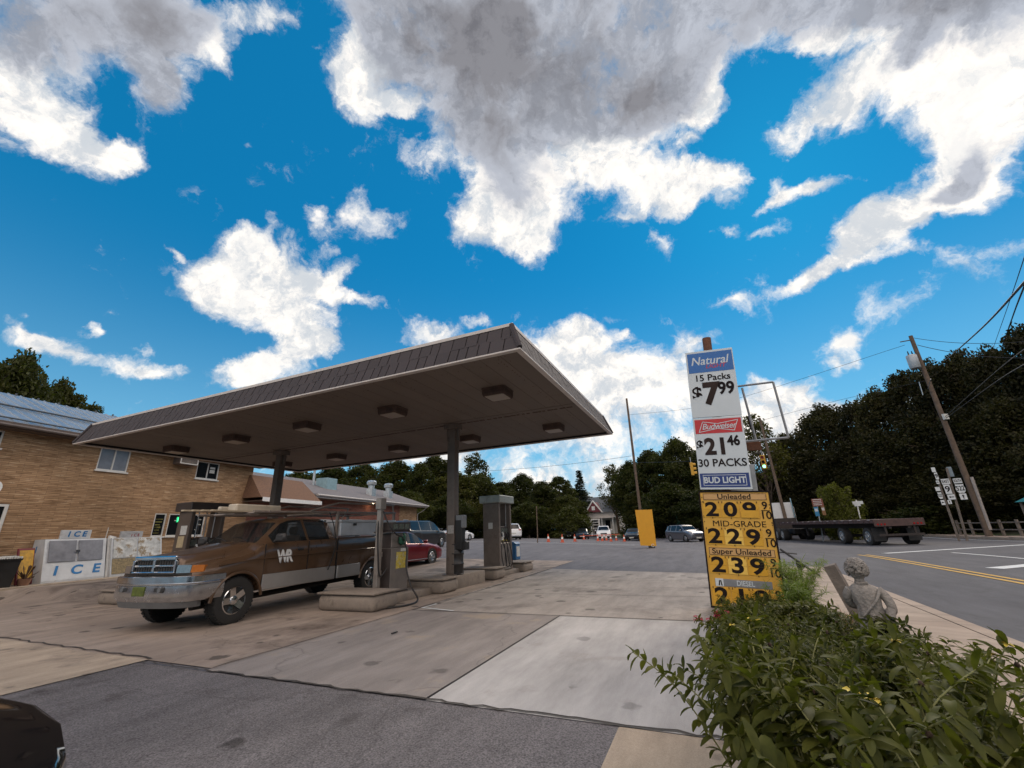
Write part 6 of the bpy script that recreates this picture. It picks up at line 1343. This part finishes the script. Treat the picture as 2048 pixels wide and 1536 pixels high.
# ------------------------------------------------------------------ poles, wires, signals, signs
pole_m = mat('pole_wood', (.12, .085, .062), .95, vary=.35, vs=4, bump=.7, bs=16); wire_m = mat('wire_black', (.02, .02, .022), .6); can_m = mat('transformer_grey', (.36, .39, .42), .45, .2, vary=.12); gal = steel
def pole(name, label, bpx, bpy_, D, tpx, tpy, r0, r1, cat='pole'):
    b0 = at(bpx, bpy_, D); b0.z = min(b0.z, hground(b0)); t = thing(name, label, cat, b0); top = at(tpx, tpy, D)-b0
    MB().tube([Vector((0, 0, -.4)), top], r0, 12, r1).build('shaft', pole_m, t, smooth=40); return t, top
U, ut = pole('utility_pole', 'tall wooden utility pole with a transformer leaning before the wooded hill at right', 1975, 1062, 43, 1821, 672, .20, .13)
Ub = U.location; UD = 43
def ul(px, py, D=43): return at(px, py, D)-Ub
c0, c1 = ul(1817, 712), ul(1829, 738); f = MB(); f.lathe([(0, 0), (.30, 0), (.33, .05), (.33, 1.0), (.30, 1.06), (.1, 1.12), (0, 1.12)], ul(1826, 740)+Vector((-.1, -.35, 0)), 18); f.build('transformer', can_m, U, smooth=40)
f = MB()
for dx in (-.15, .15): f.tube([ul(1826, 740)+Vector((-.1+dx, -.35, 1.1)), ul(1826, 740)+Vector((-.1+dx, -.35, 1.4))], .05, 7, .03)
f.build('bushing', dark, U)
MB().tube([ul(1800, 684), ul(1828, 679)], .04, 6).build('pin_arm', pole_m, U); MB().tube([ul(1838, 764), ul(1846, 790)], .03, 6).build('ground_wire', gal, U)
MB().box(-.16, .16, -.3, -.15, -.2, .2, M=Matrix.Translation(ul(1885, 835))).build('marker_plate', sticker_w, U)
MB().tube([ul(1970, 1060)+Vector((.1, -.25, 0)), ul(1934, 955)+Vector((.05, -.25, 0))], .09, 8).build('conduit', mat('conduit_grey', (.30, .27, .25), .6), U, smooth=True)
MB().tube([ul(1856, 778), ul(1846, 771)+Vector((-.5, -1.2, .1))], .03, 6).build('lamp_arm', gal, U)
P2, p2t = pole('utility_pole', 'thin wooden pole behind the empty sign frame', 1578, 1062, 50, 1519, 836, .16, .11)
P3, p3t = pole('utility_pole', 'leaning brown wooden pole behind the blank orange board', 1287, 1076, 56, 1253, 797, .19, .13)
P4, p4t = pole('utility_post', 'slim grey post at the far edge of the lot left of the cones', 1075, 1080, 40, 1073, 1012, .05, .04)
def wire(label, pts, r=.02, sag=.0, name='overhead_wire', group=None):
    a, c = pts[0], pts[-1]
    if len(pts) == 2: P = [a.lerp(c, k/16)-Vector((0, 0, sag*4*(k/16)*(1-k/16))) for k in range(17)]
    else: P = catmull(pts, 8)
    o = MB().tube(P, r, 5).build(name, wire_m, None, smooth=True); return tag(o, label, 'wire', group)
wire('upper thin wire running right from the top of the utility pole', [at(1828, 676, 43), at(2060, 682, 40)], .018, .3)
wire('lower thin wire running right from the utility pole with the transformer', [at(1835, 690, 43), at(2060, 716, 40)], .022, .3)
wire('thick twisted cable rising to the right edge above the hill', [at(1890, 722, 43), at(1965, 655, 30), at(2060, 552, 16)], .035)
wire('thin straight wire rising steeply at the right edge', [at(1985, 700, 44), at(2020, 600, 26), at(2060, 480, 14)], .012)
wire('black cable rising at the right edge, rightmost of all', [at(2005, 692, 44), at(2030, 620, 28), at(2062, 540, 14)], .025)
wire('guy wire slanting across the wooded hill to the pole', [at(1888, 836, 43), at(1990, 745, 36), at(2060, 690, 28)], .022)
wire('second guy wire slanting across the wooded hill below the first', [at(1890, 838, 43), at(1990, 765, 36), at(2060, 722, 28)], .022)
wire('long thin wire from the leaning brown pole towards the utility pole', [at(1256, 830, 56), at(1440, 806, 52), at(1810, 690, 43)], .015)
wire('low thin wire crossing the sky between the canopy column and the brown pole', [at(880, 944, 70), at(1262, 912, 56)], .02, .5)
wire('span wire carrying the traffic signals', [at(1268, 925, 56), at(1385, 922, 40), at(1528, 905, 40), at(1545, 902, 50)], .018)
wire('thin wire above the span wire between thin pole and utility pole', [at(1519, 842, 50), at(1680, 800, 48), at(1850, 762, 43)], .013)
sig_y = mat('signal_yellow', (.50, .27, .02), .5); sig_g = mat('signal_green_lit', (.25, 1.0, .62), .5, emit=3.0)
def signal(label, px, py, D, rz, lit_):
    p = at(px, py, D); t = thing('traffic_signal', label, 'traffic signal', p, rz)
    MB().box(-.17, .17, -.12, .12, -.55, .55, bevel=.03).build('housing', sig_y, t, smooth=35); MB().tube([(0, 0, .55), (0, 0, 1.0)], .03, 6).build('hanger', gal, t)
    for k, z in enumerate((.36, 0, -.36)):
        R = Matrix.Translation((0, -.122, z)) @ Matrix.Rotation(math.pi/2, 4, 'X')
        MB().lathe([(0, 0), (.12, 0), (.11, .03), (0, .04)], seg=14, M=R).build('lamp', sig_g if (lit_ and k == 2) else (tail_m if k == 0 else dark), t, smooth=True)
        f = MB(); n = 9; f.rings([[Vector((.135*math.cos(a), -.12-d, z+.135*math.sin(a))) for a in np.linspace(-.5, math.pi+.5, n)]+[Vector((.122*math.cos(a), -.12-d, z+.122*math.sin(a))) for a in np.linspace(math.pi+.5, -.5, n)] for d in (0, .22)]); f.build('visor', sig_y, t, smooth=True)
signal('yellow traffic signal seen side on at the left edge of the beer sign', 1384, 938, 40, 1.25, False)
signal('yellow traffic signal with its green lamp lit right of the beer sign', 1527, 924, 40, -.62, True)
# route signs
sgn_w = mat('sign_white', (.60, .62, .62), .45, vary=.05)
def face_frame(P):
    d = Vector((P.x, P.y, 0)).normalized(); return Vector((d.y, -d.x, 0)), Vector((0, 0, 1)), d
D = 40; B = at(1918, 1064, D); B.z = min(B.z, hground(B)); rt = thing('route_sign_cluster', 'cluster of white route signs 9 and 522 on two wooden posts by the utility pole', 'road sign', B)
r_, u_, d_ = face_frame(B)
def sp(px, py): 
    q = at(px, py, D)-B; return q.dot(r_), q.z
TILT = .28
def panel_s(x0, y0, x1, y1, m, txt=None, size=.3, shape='box', depth=0.0, par=None, name='plate', tm=ink, sx=1.0):
    (a, z1), (c, z0) = sp(x0, y0), sp(x1, y1); xm, zm = (a+c)/2, (z0+z1)/2; w, h = abs(c-a)/2*.93, abs(z1-z0)/2*.93
    o = lambda x, z, y=0: r_*(xm+x)+u_*(zm+z)+d_*(y+depth)
    if shape == 'shield': pts = [(-w*.9, -h*.6), (-w*.45, -h), (0, -h*.92), (w*.45, -h), (w*.9, -h*.6), (w, 0), (w*.82, h*.55), (w*.9, h*.95), (0, h*.9), (-w*.9, h*.95), (-w*.82, h*.55), (-w, 0)]
    else: pts = [(-w, -h), (w, -h), (w, h), (-w, h)]
    p = MB().prism([o(x, z) for x, z in pts], d_*.012).build(name, m, par or rt)
    if txt: text(txt, size*2*h, tm, p, frame(o(0, 0, -.008), r_, u_), 'lettering', bold=.02, sx=sx, ext=.002, fit=w*1.72)
    return p, o, w, h
def arrow(o, w, h, par, left=True, m=ink):
    f = MB(); A_ = [(-.7, 0), (-.2, .45), (-.2, .15), (.7, .15), (.7, -.15), (-.2, -.15), (-.2, -.45)] if left else [(0, .7), (-.45, .1), (-.15, .1), (-.15, -.7), (.15, -.7), (.15, .1), (.45, .1)]
    k = min(w, h) if not left else w; kk = h if left else h; f.prism([o(x*(w if left else min(w, h)), z*h, -.006) for x, z in A_], d_*.003); f.build('arrow', m, par)
panel_s(1861, 935, 1873, 944, sgn_w); panel_s(1867, 945, 1879, 959, sgn_w, '9', .75); panel_s(1880, 958, 1902, 968, sgn_w, 'EAST', .8); panel_s(1904, 957, 1926, 966, sgn_w, 'SOUTH', .8)
p_, o_, w_, h_ = panel_s(1871, 961, 1880, 968, sgn_w); arrow(o_, w_, h_, p_)
p_, o_, w_, h_ = panel_s(1885, 969, 1906, 988, sgn_w, '9', .85); panel_s(1907, 968, 1935, 986, sgn_w, '522', .72, 'shield')
p_, o_, w_, h_ = panel_s(1893, 989, 1913, 999, sgn_w); arrow(o_, w_, h_, p_)
p_, o_, w_, h_ = panel_s(1917, 987, 1937, 999, sgn_w); arrow(o_, w_, h_, p_, False)
panel_s(1869, 974, 1882, 982, sgn_w); panel_s(1873, 984, 1888, 998, sgn_w, '522', .55, 'shield')
p_, o_, w_, h_ = panel_s(1880, 1000, 1892, 1010, sgn_w); arrow(o_, w_, h_, p_)
p_, o_, w_, h_ = panel_s(1894, 1000, 1905, 1008, sgn_w); arrow(o_, w_, h_, p_, False)
panel_s(1891, 933, 1910, 953, mat('sign_back_grey', (.22, .25, .27), .4, .5), depth=.25, name='sign_back')
for (a, c, e, g) in ((1912, 1064, 1868, 938), (1927, 1064, 1893, 936)):
    f = MB(); q0 = at(a, c, D+.15)-B; f.tube([Vector((q0.x, q0.y, -.3)), at(e, g, D+.15)-B], .07, 5, .06); f.build('post', wpost, rt)
def small_sign(name, label, bpx, bpy_, tpx, tpy, D, panels, pm, cat='road sign', r=.045):
    B = at(bpx, bpy_, D); B.z = min(B.z, hground(B)) if D > 30 else B.z; t = thing(name, label, cat, B); rr_, uu, dd = face_frame(B)
    MB().tube([Vector((0, 0, -.3)), at(tpx, tpy, D)-B], r, 6).build('post', pm, t)
    for (x0, y0, x1, y1, m_, lines) in panels:
        a = at(x0, y0, D)-B; c = at(x1, y1, D)-B; xa, xc = a.dot(rr_), c.dot(rr_); q = [rr_*xa+uu*c.z, rr_*xc+uu*c.z, rr_*xc+uu*a.z, rr_*xa+uu*a.z]
        p = MB().prism([v-dd*.08 for v in q], dd*.02).build('panel', m_, t)
        if lines:
            f = MB()
            for k in range(lines[0]):
                z = a.z+(c.z-a.z)*(k+.7)/(lines[0]+.4); hh = abs(a.z-c.z)/(lines[0]*3.2); xs0 = xa+(xc-xa)*.12; 
                for j in range(7): 
                    x = xs0+(xc-xa)*.76*j/7; f.prism([rr_*x+uu*z-dd*.086, rr_*(x+(xc-xa)*.076)+uu*z-dd*.086, rr_*(x+(xc-xa)*.076)+uu*(z+hh)-dd*.086, rr_*x+uu*(z+hh)-dd*.086], dd*.003)
            f.build('panel_print', lines[1], p)
    return t
green = mat('sign_green', (.02, .16, .10), .45); brn = mat('sign_brown', (.16, .05, .03), .5); sblue = mat('sign_blue', (.02, .16, .32), .5)
small_sign('street_name_sign', 'white post with two pale street name blades over the trailer', 1725, 1062, 1712, 1000, 46, [(1704, 1003, 1727, 1008, sgn_w, None), (1708, 1009, 1722, 1012, sgn_w, None)], white, r=.05)
small_sign('brown_guide_sign', 'dark red guide sign with white print above blue and brown plates', 1641, 1062, 1632, 998, 44, [(1622, 998, 1648, 1012, brn, (4, sgn_w)), (1627, 1014, 1640, 1032, sblue, (1, sgn_w)), (1641, 1012, 1653, 1030, mat('plate_brown', (.18, .09, .035), .6), (1, sgn_w))], gal)
small_sign('green_guide_sign', 'green guide sign with faint white print above the grey utility vehicle', 1366, 1062, 1364, 1031, 62, [(1351, 1030, 1379, 1046, green, (3, mat('print_pale_green', (.12, .30, .22), .5)))], gal)
# rail fence and shelter roof at the right edge
A1, A2 = at(1915, 1050, 48), at(2075, 1048, 40); fn = thing('rail_fence', 'low wooden rail fence along the wood at the right edge', 'fence', A1); L_ = A2-A1; zg = hground(A1)
for k in range(6):
    q = L_*(k/5); f = MB().box(q.x-.06, q.x+.06, q.y-.06, q.y+.06, zg-A1.z-.3+(hground(A1+q)-zg), .35); f.build('post', wpost, fn)
for h in (.12, -.32): MB().tube([Vector((0, 0, h)), L_+Vector((0, 0, h))], .045, 6).build('rail', wpost, fn)
q = at(2046, 1000, 44); zg = hground(q); sh = thing('shelter', 'shelter with a teal roof cut by the right edge of the photo', 'shelter', (q.x+1.7, q.y-.4, zg)); h = q.z-zg
f = MB().rings([[(-1.2, -1.2, h-.1), (2.6, -1.2, h-.1), (2.6, 1.4, h-.1), (-1.2, 1.4, h-.1)], [(.3, .0, h+.9), (1.1, .0, h+.9), (1.1, .2, h+.9), (.3, .2, h+.9)]]); f.build('roof', mat('roof_teal', (.02, .18, .20), .6), sh)
for x, y in ((-1, -1), (2.4, -1), (2.4, 1.2), (-1, 1.2)): MB().box(x-.06, x+.06, y-.06, y+.06, 0, h-.1).build('post', wpost, sh)
# white house in the distance
B = at(1206, 1064, 98); B.z = T(B.x, B.y)+.5; hs = thing('white_house', 'white house with a grey roof and red gable beyond the lawn', 'house', B, -.55)
wsid = mat('siding_white', (.56, .53, .50), .7, vary=.08); 
f = MB(); f.prism([(-4.5, -3.5, 0), (4.5, -3.5, 0), (4.5, -3.5, 4.3), (-4.5, -3.5, 4.3)], (0, 7, 0)); f.build('wall', wsid, hs)
f = MB(); f.prism([(-5, -4, 4.2), (-5, 4, 4.2), (-5, 0, 7.6)], (10, 0, 0)); f.build('roof', mat('roof_slate', (.13, .14, .15), .8, vary=.3, vs=3), hs)
f = MB(); f.prism([(-1.8, -4.2, 4.3), (1.8, -4.2, 4.3), (0, -4.2, 6.4)], (0, 3.6, 0)); f.build('gable', mat('gable_red', (.15, .035, .045), .7), hs)
f = MB(); f.prism([(-2.1, -4.3, 4.15), (0, -4.3, 6.75), (0, -4.3, 6.45), (-1.8, -4.3, 4.15)], (0, .2, 0)); f.prism([(2.1, -4.3, 4.15), (1.8, -4.3, 4.15), (0, -4.3, 6.45), (0, -4.3, 6.75)], (0, .2, 0)); f.box(-.35, .35, -4.26, -4.22, 4.7, 5.5); f.build('gable_trim', white, hs)
f = MB().box(-4.6, 4.6, -5.4, -3.5, 3.0, 3.15); f.build('porch_roof', wsid, hs)
for x in (-4.3, -2, 2, 4.3): MB().box(x-.09, x+.09, -5.3, -5.12, 0, 3).build('porch_post', white, hs)
for x in (-3.2, 2.6): MB().box(x-.5, x+.5, -3.53, -3.505, 1.0, 2.6).build('window', glass, hs)
MB().box(-.5, .5, -3.53, -3.505, 0, 2.2).build('door', mat('door_dark', (.05, .04, .035), .6), hs)
q = at(1192, 1066, 84); t = thing('arbour', 'white wooden arbour standing on the lawn before the house', 'arbour', q); hh = at(1192, 1040, 84).z-q.z
f = MB()
for x in (-.75, .75): f.box(x-.11, x+.11, -.1, .1, -.5, hh)
f.box(-.95, .95, -.12, .12, hh, hh+.16); 
for z in (.35, .6, .8): f.box(-.64, .64, -.04, .04, hh*z, hh*z+.1)
f.build('frame', white, t)
# traffic cones and the low things between them
orange = mat('cone_orange', (.50, .085, .035), .5, vary=.08); CG = 'orange traffic cones across the closed lane'
cone0 = None; CX_ = ((1097, 1084), (1125, 1085), (1150, 1083), (1168, 1079), (1196, 1082), (1205, 1082), (1213, 1081), (1222, 1083), (1233, 1081), (1249, 1083))
names_ = ('leftmost', 'second from left', 'third from left', 'fourth from left, farther back', 'fifth from left', 'sixth from left', 'seventh from left', 'eighth from left', 'second from right', 'rightmost')
for (px, py), nm in zip(CX_, names_):
    q = onground(px, py); lab = 'orange traffic cone, %s in the row' % nm
    if cone0 is None:
        cone0 = thing('traffic_cone', lab, 'traffic cone', q, 0, CG)
        MB().lathe([(0, .03), (.15, .03), (.035, .72), (0, .72)], seg=16).build('cone', orange, cone0, smooth=40); MB().box(-.19, .19, -.19, .19, 0, .035, bevel=.01).build('base', orange, cone0)
        MB().lathe([(.106, .30), (.108, .30), (.078, .48), (.076, .48)], seg=16, caps=False).build('reflective_band', white, cone0)
    else: dup(cone0, q, px*.1, lab)
f = MB(); a, c = onground(1160, 1083), onground(1240, 1083); f.box(0, (c-a).length, -.03, .03, .50, .56); 
o = f.build('barrier_board', orange, None); o.location = a; o.rotation_euler = (0, 0, math.atan2(c.y-a.y, c.x-a.x)); tag(o, 'long low orange barrier board behind the traffic cones', 'barrier')
for k in range(5):
    pass
q = onground(925, 1066+14); 
# small litter and marks on the forecourt
lit_ = random.Random(12)
o = MB().box(-.06, .06, -.015, .015, 0, .012).build('dropped_pen', black, None); o.location = st(-.55, 2.05, .02); o.rotation_euler = (0, 0, 1.1); tag(o, 'thin dark stick lying on the grey paving near the brown pickup lane', 'stick')
